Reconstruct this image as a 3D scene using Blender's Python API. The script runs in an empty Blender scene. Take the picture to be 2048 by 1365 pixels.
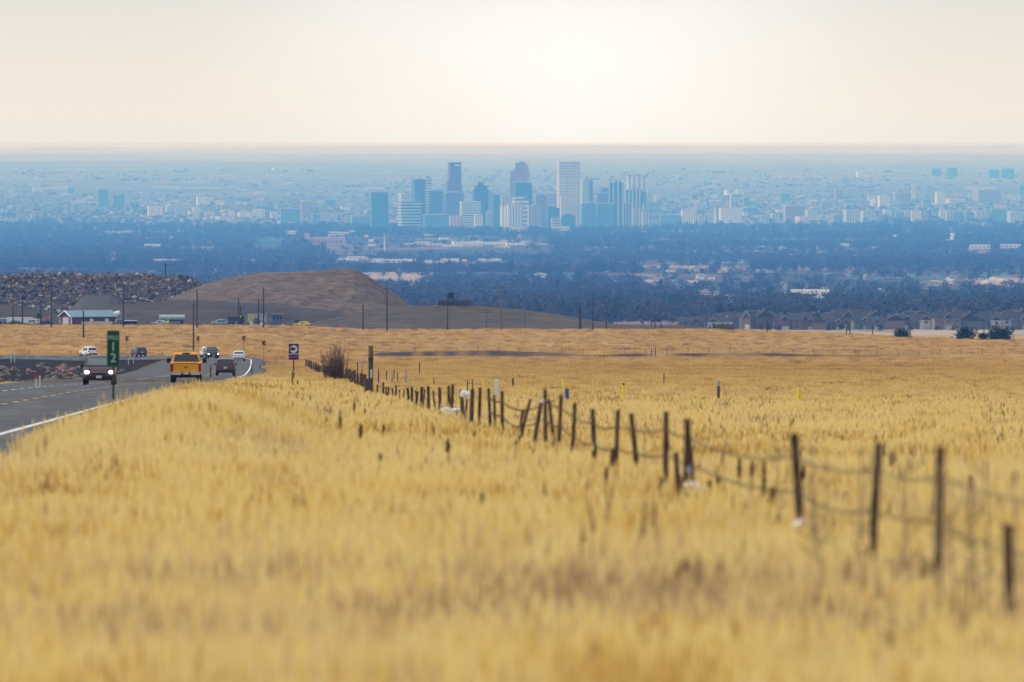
import bpy, math, random
import numpy as np
from mathutils import Vector, Matrix
random.seed(7); rng = np.random.default_rng(7)
SC = bpy.context.scene; COL = SC.collection
F = 18000.0; EY = 288.0
def PX(x, D): return (x-1024.0)/F*D
def PZ(y, D): return -(y-EY)/F*D
def R(a): return math.radians(a)

# ------------------------------------------------------------------ materials
MATS = {}
def nt(name):
    m = bpy.data.materials.new(name); m.use_nodes = True
    return m, m.node_tree, m.node_tree.nodes['Principled BSDF']
def mat(name, col, rough=.8, var=.15, scale=3.0, metal=0, emit=None, estr=0, spec=.3, bump=0, col2=None, detail=3, objrand=0, trans=0):
    if name in MATS: return MATS[name]
    m, t, b = nt(name); N = t.nodes; L = t.links
    b.inputs['Roughness'].default_value = rough; b.inputs['Metallic'].default_value = metal
    b.inputs['Specular IOR Level'].default_value = spec
    c = (*col, 1)
    if var > 0 or col2:
        tc = N.new('ShaderNodeTexCoord'); n = N.new('ShaderNodeTexNoise')
        n.inputs['Scale'].default_value = scale; n.inputs['Detail'].default_value = detail
        L.new(tc.outputs['Object'], n.inputs['Vector'])
        cr = N.new('ShaderNodeValToRGB')
        cr.color_ramp.elements[0].position = .3; cr.color_ramp.elements[1].position = .7
        a = [max(0, v*(1-var)) for v in col]; z = [min(1, v*(1+var)) for v in (col2 or col)]
        cr.color_ramp.elements[0].color = (*a, 1); cr.color_ramp.elements[1].color = (*z, 1)
        L.new(n.outputs['Fac'], cr.inputs['Fac']); src = cr.outputs['Color']
        if objrand:
            oi = N.new('ShaderNodeObjectInfo'); hs = N.new('ShaderNodeHueSaturation')
            mr = N.new('ShaderNodeMapRange'); mr.inputs['To Min'].default_value = 1-objrand; mr.inputs['To Max'].default_value = 1+objrand
            L.new(oi.outputs['Random'], mr.inputs['Value']); L.new(mr.outputs[0], hs.inputs['Value']); L.new(src, hs.inputs['Color'])
            src = hs.outputs['Color']
        L.new(src, b.inputs['Base Color'])
        if bump:
            bp = N.new('ShaderNodeBump'); bp.inputs['Strength'].default_value = bump
            L.new(n.outputs['Fac'], bp.inputs['Height']); L.new(bp.outputs[0], b.inputs['Normal'])
    else: b.inputs['Base Color'].default_value = c
    if emit:
        b.inputs['Emission Color'].default_value = (*emit, 1); b.inputs['Emission Strength'].default_value = estr
    MATS[name] = m
    return m

def facade(wall, glass, kind='h', pz=8.0, px_=6.0, duty=.5, rough=.5):
    key = ('fac', wall, glass, kind, pz, px_, duty)
    if key in MATS: return MATS[key]
    m, t, b = nt('facade'); N = t.nodes; L = t.links
    tc = N.new('ShaderNodeTexCoord'); sx = N.new('ShaderNodeSeparateXYZ'); L.new(tc.outputs['Object'], sx.inputs[0])
    def stripe(sock, pitch, d):
        a = N.new('ShaderNodeMath'); a.operation = 'DIVIDE'; a.inputs[1].default_value = pitch; L.new(sock, a.inputs[0])
        f = N.new('ShaderNodeMath'); f.operation = 'FRACT'; L.new(a.outputs[0], f.inputs[0])
        g = N.new('ShaderNodeMath'); g.operation = 'LESS_THAN'; g.inputs[1].default_value = d; L.new(f.outputs[0], g.inputs[0])
        return g.outputs[0]
    ad = N.new('ShaderNodeMath'); ad.operation = 'ADD'; L.new(sx.outputs['X'], ad.inputs[0]); L.new(sx.outputs['Y'], ad.inputs[1])
    if kind == 'h': f = stripe(sx.outputs['Z'], pz, duty)
    elif kind == 'v': f = stripe(ad.outputs[0], px_, duty)
    elif kind == 'grid':
        a = stripe(sx.outputs['Z'], pz, duty+.15); c = stripe(ad.outputs[0], px_, duty+.15)
        mm = N.new('ShaderNodeMath'); mm.operation = 'MULTIPLY'; L.new(a, mm.inputs[0]); L.new(c, mm.inputs[1]); f = mm.outputs[0]
    else:
        f = stripe(sx.outputs['Z'], pz, .85)
    n = N.new('ShaderNodeTexNoise'); n.inputs['Scale'].default_value = .06; L.new(tc.outputs['Object'], n.inputs['Vector'])
    mx = N.new('ShaderNodeMix'); mx.data_type = 'RGBA'
    mx.inputs['A'].default_value = (*wall, 1); mx.inputs['B'].default_value = (*glass, 1); L.new(f, mx.inputs['Factor'])
    hs = N.new('ShaderNodeHueSaturation'); mr = N.new('ShaderNodeMapRange'); mr.inputs['To Min'].default_value = .75; mr.inputs['To Max'].default_value = 1.25
    L.new(n.outputs['Fac'], mr.inputs['Value']); L.new(mr.outputs[0], hs.inputs['Value']); L.new(mx.outputs['Result'], hs.inputs['Color'])
    L.new(hs.outputs['Color'], b.inputs['Base Color']); b.inputs['Roughness'].default_value = rough
    MATS[key] = m
    return m

# ------------------------------------------------------------------ mesh helpers
class MB:
    def __init__(s): s.v = []; s.f = []
    def add(s, vs, fs):
        o = len(s.v); s.v += [tuple(v) for v in vs]; s.f += [tuple(i+o for i in f) for f in fs]; return s
    def box(s, c, d, rz=0, rx=0, ry=0, taper=1.0):
        M = Matrix.Translation(c) @ Matrix.Rotation(rz, 4, 'Z') @ Matrix.Rotation(ry, 4, 'Y') @ Matrix.Rotation(rx, 4, 'X')
        vs = []
        for z in (-.5, .5):
            k = taper if z > 0 else 1
            for x, y in ((-.5, -.5), (.5, -.5), (.5, .5), (-.5, .5)): vs.append(M @ Vector((x*d[0]*k, y*d[1]*k, z*d[2])))
        return s.add(vs, [(3, 2, 1, 0), (4, 5, 6, 7), (0, 1, 5, 4), (1, 2, 6, 5), (2, 3, 7, 6), (3, 0, 4, 7)])
    def tube(s, p0, p1, r0, r1=None, n=8, cap=True):
        r1 = r0 if r1 is None else r1
        p0 = Vector(p0); p1 = Vector(p1); d = (p1-p0).normalized()
        a = d.orthogonal().normalized(); b = d.cross(a)
        vs = []
        for p, r in ((p0, r0), (p1, r1)):
            for i in range(n):
                t = 2*math.pi*i/n; vs.append(p + a*math.cos(t)*r + b*math.sin(t)*r)
        fs = [(i, (i+1) % n, n+(i+1) % n, n+i) for i in range(n)]
        if cap: fs += [tuple(range(n-1, -1, -1)), tuple(range(n, 2*n))]
        return s.add(vs, fs)
    def path(s, pts, rads, n=6):
        for i in range(len(pts)-1): s.tube(pts[i], pts[i+1], rads[i], rads[i+1], n)
        return s
    def prism(s, poly, y0, y1):                         # poly in (x, z), extruded along y
        n = len(poly)
        vs = [(x, y0, z) for x, z in poly]+[(x, y1, z) for x, z in poly]
        fs = [tuple(range(n)), tuple(range(2*n-1, n-1, -1))]+[((i+1) % n, i, n+i, n+(i+1) % n) for i in range(n)]
        return s.add(vs, fs)
    def blob(s, c, r, seed=0, rough=.25, sub=1):
        import bmesh
        bm = bmesh.new(); bmesh.ops.create_icosphere(bm, subdivisions=sub, radius=1)
        rr = random.Random(seed)
        vs = []
        for v in bm.verts:
            k = 1+rr.uniform(-rough, rough); vs.append((c[0]+v.co.x*r[0]*k, c[1]+v.co.y*r[1]*k, c[2]+v.co.z*r[2]*k))
        fs = [tuple(v.index for v in f.verts) for f in bm.faces]; bm.free()
        return s.add(vs, fs)
    def mesh(s, name):
        me = bpy.data.meshes.new(name); me.from_pydata(s.v, [], s.f); me.update(); return me
    def build(s, name, m, parent=None, smooth=False, loc=None):
        me = s.mesh(name); me.materials.append(m)
        if smooth: me.shade_smooth()
        o = bpy.data.objects.new(name, me); COL.objects.link(o); o.parent = parent
        if loc is not None: o.location = loc
        return o
def tag(o, label=None, cat=None, group=None, kind=None):
    for k, v in (('label', label), ('category', cat), ('group', group), ('kind', kind)):
        if v: o[k] = v
    return o
def thing(name, label, cat, loc=(0, 0, 0), rz=0, group=None):
    o = bpy.data.objects.new(name, None); COL.objects.link(o); o.location = loc; o.rotation_euler = (0, 0, rz)
    o.empty_display_size = .5
    return tag(o, label, cat, group)
def dup(root, loc=None, rz=None, scale=None, label=None, parent=None):
    c = root.copy(); COL.objects.link(c); c.parent = parent
    if loc is not None: c.location = loc
    if rz is not None: c.rotation_euler = (0, 0, rz)
    if scale is not None: c.scale = scale
    if label: c['label'] = label
    for ch in KIDS.get(root.name, []):
        dup(ch, parent=c)
    KIDS[c.name] = [o for o in LASTCH.pop(c.name, [])]
    if parent is not None: LASTCH.setdefault(parent.name, []).append(c)
    return c
KIDS = {}; LASTCH = {}
def proto(root):
    def walk(o):
        KIDS[o.name] = list(o.children)
        for c in o.children: walk(c)
    walk(root); return root
def text_mesh(name, body, size, m, parent, loc, ext=.004, rot=(math.pi/2, 0, 0), sx=1):
    cu = bpy.data.curves.new('lettering', 'FONT'); cu.body = body; cu.size = size; cu.align_x = 'CENTER'; cu.align_y = 'CENTER'; cu.extrude = ext
    cu.offset = size*.004
    t = bpy.data.objects.new('tmp', cu); COL.objects.link(t)
    dg = bpy.context.evaluated_depsgraph_get(); me = bpy.data.meshes.new_from_object(t.evaluated_get(dg))
    bpy.data.objects.remove(t)
    me.materials.clear(); me.materials.append(m)
    o = bpy.data.objects.new(name, me); COL.objects.link(o); o.parent = parent; o.location = loc; o.rotation_euler = rot; o.scale = (sx, 1, 1)
    return o
ORD = 'first second third fourth fifth sixth seventh eighth ninth tenth eleventh twelfth thirteenth fourteenth fifteenth sixteenth seventeenth eighteenth nineteenth twentieth'.split()
def ordn(i):
    if i < 20: return ORD[i]
    n = i+1
    return '%d%s' % (n, 'th' if 10 < n % 100 < 14 else {1: 'st', 2: 'nd', 3: 'rd'}.get(n % 10, 'th'))
CLASS = {}
def classed(o, cls, x): CLASS.setdefault(cls, []).append((x, o))
def finish_labels():
    for cls, L in CLASS.items():
        L.sort(key=lambda q: q[0])
        for i, (x, o) in enumerate(L):
            if len(L) == 1: o['label'] = cls[0]
            elif i == 0: o['label'] = '%s, leftmost of the %s' % cls
            elif i == len(L)-1: o['label'] = '%s, rightmost of the %s' % cls
            elif i < len(L)/2: o['label'] = '%s, %s from the left of the %s' % (cls[0], ordn(i), cls[1])
            else: o['label'] = '%s, %s from the right of the %s' % (cls[0], ordn(len(L)-1-i), cls[1])

# ------------------------------------------------------------------ terrain
RL = np.array([(-60, -5.2), (60, -8.0), (200, -11.3), (400, -15.9), (523, -18.5), (600, -20.0), (876, -26.1), (1100, -32.0), (1310, -38.0)], float)
# right edge line of the road as a 3D path (X, D)
_pts = [(x, d) for d, x in RL]+[(-41, 1400), (-47, 1480), (-60, 1550), (-80, 1600), (-110, 1640), (-160, 1680), (-260, 1740), (-420, 1810)]
def catmull(P, n=14):
    out = []
    P = [Vector((p[0], p[1], 0)) for p in P]; P = [P[0]*2-P[1]]+P+[P[-1]*2-P[-2]]
    for i in range(1, len(P)-2):
        for k in range(n):
            t = k/n; a, b, c, d = P[i-1:i+3]
            # centripetal-ish via chord-limited hermite
            m1 = (c-a)*((c-b).length/((c-a).length+1e-6)); m2 = (d-b)*((c-b).length/((d-b).length+1e-6))
            out.append((2*t**3-3*t**2+1)*b+(t**3-2*t**2+t)*m1+(-2*t**3+3*t**2)*c+(t**3-t**2)*m2)
    out.append(P[-2]); return np.array([(v.x, v.y) for v in out])
PATH = catmull(_pts)
ROADY = np.array([(200, 868), (300, 813), (400, 785), (450, 777), (500, 771.5), (523, 770), (600, 765.5), (700, 760), (876, 751.5), (1100, 736), (1310, 723), (1450, 716), (1550, 712.5), (1700, 710), (1800, 709), (2200, 706)], float)
def road_z_D(D):
    D = np.asarray(D, float)
    z = PZ(np.interp(D, ROADY[:, 0], ROADY[:, 1]), D)
    # linear z interpolation between nodes keeps the profile free of bumps
    zz = np.interp(D, ROADY[:, 0], PZ(ROADY[:, 1], ROADY[:, 0]))
    near = -1.85-.02302*D
    return np.where(D < 200, near+(PZ(868, 200)-(-1.85-.02302*200)), zz)
seg = PATH[1:]-PATH[:-1]; seglen = np.linalg.norm(seg, axis=1); S = np.concatenate([[0], np.cumsum(seglen)])
tan_ = np.gradient(PATH, axis=0); tan_ /= np.linalg.norm(tan_, axis=1)[:, None]
NRM = np.stack([tan_[:, 1], -tan_[:, 0]], 1)            # points right of travel (outer side)
BANK = np.interp(PATH[:, 1], [1380, 1480, 1560], [0.0, .03, .056])
BANK[PATH[:, 0] < -300] = .056
ROADW = 12.6; SHR = 1.7                                   # pavement left of the line, shoulder right of the line
def path_query(X, D):
    X = X.ravel(); D = D.ravel(); out_s = np.empty(X.size); out_i = np.empty(X.size, int)
    for a in range(0, X.size, 20000):
        b = min(X.size, a+20000)
        d2 = (X[a:b, None]-PATH[None, :, 0])**2+(D[a:b, None]-PATH[None, :, 1])**2
        i = np.argmin(d2, 1); out_i[a:b] = i
        out_s[a:b] = (X[a:b]-PATH[i, 0])*NRM[i, 0]+(D[a:b]-PATH[i, 1])*NRM[i, 1]
    return out_s, out_i
def sstep(a, b, x):
    t = np.clip((x-a)/(b-a), 0, 1); return t*t*(3-2*t)
T_R = np.array([(470, 811), (550, 793), (640, 780), (760, 768), (876, 757), (1100, 742), (1400, 728), (1800, 716), (2100, 694), (2350, 671), (2500, 660), (2600, 660), (2800, 672), (3500, 676), (4300, 668), (4700, 660), (5200, 652), (6500, 632), (8000, 612), (10000, 588), (13000, 556), (18000, 518), (25000, 478), (28000, 463), (30000, 456), (33000, 440), (40000, 395), (50000, 345), (60000, 312), (70000, 290), (74000, 299)], float)
T_L = np.array([(470, 795), (640, 775), (876, 757), (1100, 742), (1310, 726), (1480, 716), (1600, 711.5), (1800, 703), (2100, 684), (2350, 662), (2500, 652), (2700, 650), (3300, 646), (3700, 655), (4500, 664), (5200, 652), (6500, 632), (8000, 612), (10000, 588), (13000, 556), (18000, 518), (25000, 478), (28000, 463), (30000, 456), (33000, 440), (40000, 395), (50000, 345), (60000, 312), (70000, 290), (74000, 299)], float)
DEP = np.array([(470, 778), (640, 775), (800, 774), (1000, 772), (1150, 758), (1350, 738), (1480, 725), (1560, 719), (1640, 716)], float)
def zt(T, D):
    z = np.interp(D, T[:, 0], PZ(T[:, 1], T[:, 0])); return z
def vnoise(x, y, s, seed=0):
    # smooth value noise, vectorised
    x = x/s; y = y/s; xi = np.floor(x).astype(np.int64); yi = np.floor(y).astype(np.int64); fx = x-xi; fy = y-yi
    fx = fx*fx*(3-2*fx); fy = fy*fy*(3-2*fy)
    def h(a, b):
        n = (a*374761393+b*668265263+seed*144269) & 0x7fffffff; n = ((n ^ (n >> 13))*1274126177) & 0x7fffffff
        return ((n ^ (n >> 16)) & 0xffff)/65535.0
    return (h(xi, yi)*(1-fx)+h(xi+1, yi)*fx)*(1-fy)+(h(xi, yi+1)*(1-fx)+h(xi+1, yi+1)*fx)*fy-.5
def ground(X, D, raw=False):
    shp = np.shape(X); X = np.asarray(X, float).ravel(); D = np.asarray(D, float).ravel()
    u = 1024+F*X/np.maximum(D, 30)
    zr = np.where(D < 470, -1.8-.02522*D, zt(T_R, D))
    zroad = road_z_D(D)
    zl = np.where(D < 470, zroad-.15, zt(T_L, D))
    wl = 1-sstep(540, 760, u)
    far = sstep(4300, 5200, D)
    z = np.where(D > 470, zl*wl+zr*(1-wl), zr)
    # right hand mesa edge drops a little
    e = 20*sstep(1380, 2060, u)*np.interp(D, [1850, 2150, 2500, 2900, 3300], [0, .5, 1, .6, 0])
    z = z-e/F*D
    # verge blends to road height
    s, i = path_query(X, D)
    z = np.where(D < 900, z+(zroad-.12-z)*(1-sstep(4, 13, s))*(1-sstep(700, 900, D)), z)
    z = z+.66*np.exp(-((s-4.6)/1.5)**2)*sstep(110, 155, D)*(1-sstep(195, 255, D))
    # burnt depression inside the bend
    inside = (s < -ROADW)
    zdep = zt(DEP, D)
    wdep = sstep(0, 12, -s-ROADW)*sstep(430, 640, D)*(D < 1720)
    z = np.where(inside, z*(1-wdep)+np.minimum(zdep, 0)*wdep, z)
    # gentle relief
    z = z+vnoise(X, D, 9, 3)*.12*np.clip(D/150, .4, 1)+vnoise(X, D, 60, 5)*.25*sstep(300, 900, D)
    z = z+vnoise(X, D, 900, 8)*14*sstep(6000, 12000, D)*(1-.45*sstep(24000, 29000, D))*(1-sstep(31000, 36000, D))
    z = z+(vnoise(X, D, 2500, 9)*30+vnoise(X, D, 700, 11)*6)*sstep(36000, 50000, D)
    z = z+np.where(D > 66000, (-3.8+3.6*sstep(500, 1700, u)+vnoise(u, u*0, 170, 4)*2.4+vnoise(u, u*0, 41, 6)*1.3)/F*D, 0)*sstep(64000, 70000, D)
    # dark berm across the field
    bu = np.interp(u, [690, 760, 1000, 1130, 1230], [0, .8, 1, .6, 0])
    z = z+bu*1.5*np.exp(-((D-1794)/14.0)**2)
    z = z+sstep(1150, 1260, u)*.75*np.exp(-((D-1806)/7.0)**2)*(1+.8*vnoise(X, D*0, 16, 91))
    if not raw:
        # sit under the pavement
        zs = road_z_D(PATH[i, 1]); bmp = .54*np.exp(-((s-4.2)/1.3)**2)*sstep(110, 155, D)*(1-sstep(195, 255, D))+np.where(s < 0, s, s*.6)*BANK[i]
        t = np.where(s < 0, -s-ROADW, s-SHR)                # <0 inside the pavement
        w = 1-sstep(.6, 4.5+6*(D > 1400), t)
        z = z*(1-w)+(zs-.16+bmp)*w
    return z.reshape(shp)
def G(X, D): return float(ground(np.array([X]), np.array([D]))[0])
def GP(x, D): X = PX(x, D); return Vector((X, D, G(X, D)))

rows = np.concatenate([np.arange(-40, 40, 5), np.geomspace(40, 1380, 230)[:-1], np.arange(1380, 1850, 2.6), np.geomspace(1852, 5200, 110)[1:], np.geomspace(5200, 74000, 170)[1:], [78000]])
tc_ = np.arange(-.080, .0801, .00048)
def build_grid(rows, name):
    cols = []
    outer = []
    for k in range(12, 0, -1): outer.append((-1, k))
    n_in = len(tc_)
    XX = []
    for D in rows:
        Dd = max(D, 60.0)
        left = [-(.080*Dd+(.0011*k*k)*Dd+2.2*k*k) for k in range(12, 0, -1)]
        XX.append(left+list(tc_*Dd)+[-v for v in left[::-1]])
    XX = np.array(XX); DD = np.repeat(rows[:, None], XX.shape[1], 1)
    return XX, DD
XX, DD = build_grid(rows, 'g')
ZZ = ground(XX, DD)
nr, nc = XX.shape
co = np.stack([XX.ravel(), DD.ravel(), ZZ.ravel()], 1)
idx = np.arange(nr*nc).reshape(nr, nc)
fa = np.stack([idx[:-1, :-1].ravel(), idx[:-1, 1:].ravel(), idx[1:, 1:].ravel(), idx[1:, :-1].ravel()], 1)
def np_mesh(name, co, fa, smooth=False):
    me = bpy.data.meshes.new(name); k = fa.shape[1]
    me.vertices.add(len(co)); me.vertices.foreach_set('co', np.ascontiguousarray(co, np.float32).ravel())
    me.loops.add(fa.size); me.loops.foreach_set('vertex_index', np.ascontiguousarray(fa, np.int32).ravel())
    me.polygons.add(len(fa)); me.polygons.foreach_set('loop_start', np.arange(0, fa.size, k, dtype=np.int32))
    if smooth: me.polygons.foreach_set('use_smooth', np.ones(len(fa), bool))
    me.update(calc_edges=True); me.validate(); return me
gme = np_mesh('ground', co, fa, True)
# land cover weights (what grows or lies there): burnt soil, dry meadow
sq, iq = path_query(XX, DD)
uu = 1024+F*XX.ravel()/np.maximum(DD.ravel(), 30); Df = DD.ravel()
t_in = -sq-ROADW
burn = sstep(.3, 1.4, t_in)*sstep(560, 700, Df)*(Df < 1720)
burn *= np.clip(1-.0*Df, 0, 1)
bu = np.interp(uu, [690, 760, 1000, 1130, 1230], [0, 1, 1, .8, 0])
berm = (bu*np.exp(-((Df-1784)/13.0)**2)*np.clip(.9+.9*vnoise(uu, Df, 22, 33), 0, 1))
berm = np.maximum(berm, .8*sstep(2300, 1500, uu)*(uu > 1180)*np.exp(-((Df-1801)/11.0)**2)*np.clip(.8+1.6*vnoise(uu, Df, 60, 31), 0, 1.2))
burn = np.clip(burn, 0, 1)
gravel = (1-sstep(.2, 2.6, sq-SHR))*(sq > 0)+(1-sstep(.2, 1.5, t_in))*(sq < 0)
gravel = np.clip(gravel, 0, 1)*(Df < 1850)*(.45+.55*sstep(60, 200, Df))
quarry = sstep(2480, 2560, Df)*(1-sstep(4000, 4300, Df))*(1-sstep(1150, 1300, uu))
quarry = np.maximum(quarry, np.clip(berm, 0, 1))
for nm, arr in (('burn', burn), ('gravel', gravel), ('quarry', quarry)):
    at = gme.attributes.new(nm, 'FLOAT', 'POINT'); at.data.foreach_set('value', arr.astype(np.float32))

def ground_material():
    m, t, b = nt('ground_material'); N = t.nodes; L = t.links
    geo = N.new('ShaderNodeNewGeometry'); sep = N.new('ShaderNodeSeparateXYZ'); L.new(geo.outputs['Position'], sep.inputs[0])
    def noise(s, d=4, sx=None):
        n = N.new('ShaderNodeTexNoise'); n.inputs['Scale'].default_value = s; n.inputs['Detail'].default_value = d
        if sx:
            mp = N.new('ShaderNodeMapping'); mp.inputs['Scale'].default_value = sx; L.new(geo.outputs['Position'], mp.inputs[0]); L.new(mp.outputs[0], n.inputs['Vector'])
        else: L.new(geo.outputs['Position'], n.inputs['Vector'])
        return n.outputs['Fac']
    def ramp(f, stops):
        r = N.new('ShaderNodeValToRGB'); e = r.color_ramp.elements
        while len(e) < len(stops): e.new(.5)
        for q, (p, c) in zip(e, stops): q.position = p; q.color = (*c, 1)
        L.new(f, r.inputs['Fac']); return r.outputs['Color']
    def mix(f, a, c):
        x = N.new('ShaderNodeMix'); x.data_type = 'RGBA'; L.new(f, x.inputs['Factor']); L.new(a, x.inputs['A']); L.new(c, x.inputs['B']); return x.outputs['Result']
    def mr(v, a, c, t0=0, t1=1):
        x = N.new('ShaderNodeMapRange'); x.interpolation_type = 'SMOOTHSTEP'
        for k, q in (('From Min', a), ('From Max', c), ('To Min', t0), ('To Max', t1)): x.inputs[k].default_value = q
        L.new(v, x.inputs['Value']); return x.outputs[0]
    def attr(n):
        a = N.new('ShaderNodeAttribute'); a.attribute_name = n; return a.outputs['Fac']
    near = ramp(noise(.35, 6), [(.3, (.34, .22, .075)), (.5, (.44, .30, .105)), (.7, (.50, .36, .14))])
    fieldc = ramp(noise(.035, 7, (1, .35, 1)), [(.32, (.24, .12, .045)), (.47, (.37, .215, .075)), (.62, (.47, .295, .10))])
    speck = ramp(noise(.9, 3), [(.35, (.16, .085, .04)), (.55, (.42, .27, .10))])
    fieldm = N.new('ShaderNodeMix'); fieldm.data_type = 'RGBA'; fieldm.inputs['Factor'].default_value = .42
    L.new(fieldc, fieldm.inputs['A']); L.new(speck, fieldm.inputs['B'])
    c = mix(mr(sep.outputs['Y'], 350, 1150), near, fieldm.outputs['Result'])
    # valley: winter trees, dry lots, streets
    val = ramp(noise(.0035, 8, (1, .35, 1)), [(.40, (.025, .022, .02)), (.52, (.06, .042, .035)), (.58, (.16, .10, .075)), (.68, (.34, .24, .18))])
    c = mix(mr(sep.outputs['Y'], 4950, 5300), c, val)
    def blend(f, s1, s2):
        x = N.new('ShaderNodeMix'); x.data_type = 'FLOAT'; x.inputs['Factor'].default_value = f; L.new(s1, x.inputs['A']); L.new(s2, x.inputs['B']); return x.outputs[0]
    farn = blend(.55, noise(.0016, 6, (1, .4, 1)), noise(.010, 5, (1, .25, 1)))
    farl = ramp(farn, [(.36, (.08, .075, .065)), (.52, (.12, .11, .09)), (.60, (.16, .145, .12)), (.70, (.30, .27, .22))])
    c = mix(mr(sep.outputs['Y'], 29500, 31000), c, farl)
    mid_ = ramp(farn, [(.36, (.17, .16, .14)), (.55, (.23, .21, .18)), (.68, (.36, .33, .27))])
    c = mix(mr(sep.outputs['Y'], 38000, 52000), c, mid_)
    plain = ramp(farn, [(.35, (.46, .43, .37)), (.6, (.58, .54, .46))])  # pale dry grass, lightened further so the colour carries part of the haze
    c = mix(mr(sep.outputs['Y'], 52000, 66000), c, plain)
    meadow = ramp(noise(.02, 6, (1, .3, 1)), [(.35, (.20, .15, .10)), (.6, (.42, .33, .23))])
    mm = N.new('ShaderNodeMath'); mm.operation = 'MULTIPLY'; L.new(mr(sep.outputs['Y'], 3600, 4000), mm.inputs[0]); L.new(mr(sep.outputs['Y'], 4900, 5100, 1, 0), mm.inputs[1])
    c = mix(mm.outputs[0], c, meadow)
    quar = ramp(noise(.06, 6), [(.35, (.03, .019, .011)), (.6, (.065, .042, .025))])
    c = mix(attr('quarry'), c, quar)
    brn = ramp(noise(.5, 6), [(.38, (.004, .0035, .0035)), (.58, (.010, .008, .007)), (.72, (.035, .024, .018))])
    c = mix(attr('burn'), c, brn)
    grv = ramp(noise(1.5, 6), [(.35, (.05, .036, .028)), (.65, (.13, .095, .07))])
    c = mix(attr('gravel'), c, grv)
    L.new(c, b.inputs['Base Color']); b.inputs['Roughness'].default_value = .95; b.inputs['Specular IOR Level'].default_value = .1
    bp = N.new('ShaderNodeBump'); bp.inputs['Strength'].default_value = .8; bp.inputs['Distance'].default_value = .3
    L.new(noise(1.4, 5), bp.inputs['Height']); L.new(bp.outputs[0], b.inputs['Normal'])
    return m
gme.materials.append(ground_material())
go = bpy.data.objects.new('ground', gme); COL.objects.link(go); tag(go, kind='structure')

# ------------------------------------------------------------------ road and its paint
def strip(offs, a, b, dz, step=2):
    vs = []; fs = []
    n = 0
    for i in range(a, b+1):
        for o in offs:
            x, d = PATH[i]+NRM[i]*o
            zc = float(road_z_D(PATH[i, 1]))+(o if o < 0 else o*.6)*BANK[i]
            vs.append((x, d, zc+dz))
        if n:
            k = len(offs)
            for j in range(k-1): fs.append(((n-1)*k+j, n*k+j, n*k+j+1, (n-1)*k+j+1)[::-1])
        n += 1
    return vs, fs
# finer resampling of the path for crisp paint
sf = np.arange(0, S[-1], 3.0)
P2 = np.stack([np.interp(sf, S, PATH[:, 0]), np.interp(sf, S, PATH[:, 1])], 1)
N2 = np.stack([np.interp(sf, S, NRM[:, 0]), np.interp(sf, S, NRM[:, 1])], 1); N2 /= np.linalg.norm(N2, axis=1)[:, None]
B2 = np.interp(sf, S, BANK)
PATH_o, NRM_o, BANK_o = PATH, NRM, BANK
def roadpt(s, o, dz=0):
    x = np.interp(s, sf, P2[:, 0]); d = np.interp(s, sf, P2[:, 1]); nx = np.interp(s, sf, N2[:, 0]); ny = np.interp(s, sf, N2[:, 1]); bk = np.interp(s, sf, B2)
    z = float(road_z_D(d))+(o if o < 0 else o*.6)*bk
    return (x+nx*o, d+ny*o, z+dz)
def s_of_D(D): return float(np.interp(D, P2[:, 1], sf))
def strip2(mb, offs, s0, s1, dz, ds=3.0):
    ss = np.linspace(s0, s1, max(2, int((s1-s0)/ds)+1)); k = len(offs); vs = []; fs = []
    for n, s in enumerate(ss):
        for o in offs: vs.append(roadpt(s, o, dz))
        if n:
            for j in range(k-1): fs.append(((n-1)*k+j, (n-1)*k+j+1, n*k+j+1, n*k+j))
    mb.add(vs, fs)
def asphalt():
    m, t, b = nt('asphalt'); N = t.nodes; L = t.links
    tc = N.new('ShaderNodeTexCoord'); n = N.new('ShaderNodeTexNoise'); n.inputs['Scale'].default_value = .25; n.inputs['Detail'].default_value = 8
    n2 = N.new('ShaderNodeTexNoise'); n2.inputs['Scale'].default_value = 9
    mp = N.new('ShaderNodeMapping'); mp.inputs['Scale'].default_value = (1, .05, 1); L.new(tc.outputs['Object'], mp.inputs[0])
    L.new(mp.outputs[0], n.inputs['Vector']); L.new(tc.outputs['Object'], n2.inputs['Vector'])
    n.inputs['Scale'].default_value = 1.2
    r = N.new('ShaderNodeValToRGB'); r.color_ramp.elements[0].position = .38; r.color_ramp.elements[1].position = .64
    r.color_ramp.elements[0].color = (.024, .026, .031, 1); r.color_ramp.elements[1].color = (.092, .093, .098, 1)
    ad = N.new('ShaderNodeMix'); ad.data_type = 'FLOAT'; ad.inputs['Factor'].default_value = .35; L.new(n.outputs['Fac'], ad.inputs['A']); L.new(n2.outputs['Fac'], ad.inputs['B'])
    L.new(ad.outputs[0], r.inputs['Fac']); L.new(r.outputs[0], b.inputs['Base Color']); b.inputs['Roughness'].default_value = .75; b.inputs['Specular IOR Level'].default_value = .25
    return m
A = MB(); strip2(A, [-ROADW, -9, -5.4, -1.8, 0, SHR], 2, S[-1]-4, 0.0, 4)
tag(A.build('road', asphalt(), smooth=True), kind='structure')
WHITE_P = mat('white_paint', (.78, .78, .76), .6, .12, 2.0); YEL_P = mat('yellow_paint', (.72, .42, .06), .6, .12, 2.0)
A = MB(); strip2(A, [-.075, .075], 5, S[-1]-6, .014)
tag(A.build('edge_line', WHITE_P), kind='structure')
A = MB()
for k, s in enumerate(np.arange(20, S[-1]-20, 12.0)): strip2(A, [-7.36, -7.14], s, s+4.2, .014, 1.5)
tag(A.build('lane_line', WHITE_P), kind='structure')
A = MB()
for k, s in enumerate(np.arange(22, S[-1]-20, 12.0)): strip2(A, [-3.80, -3.58], s, s+3.6, .014, 1.5)
tag(A.build('centre_line', YEL_P), kind='structure')
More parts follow.
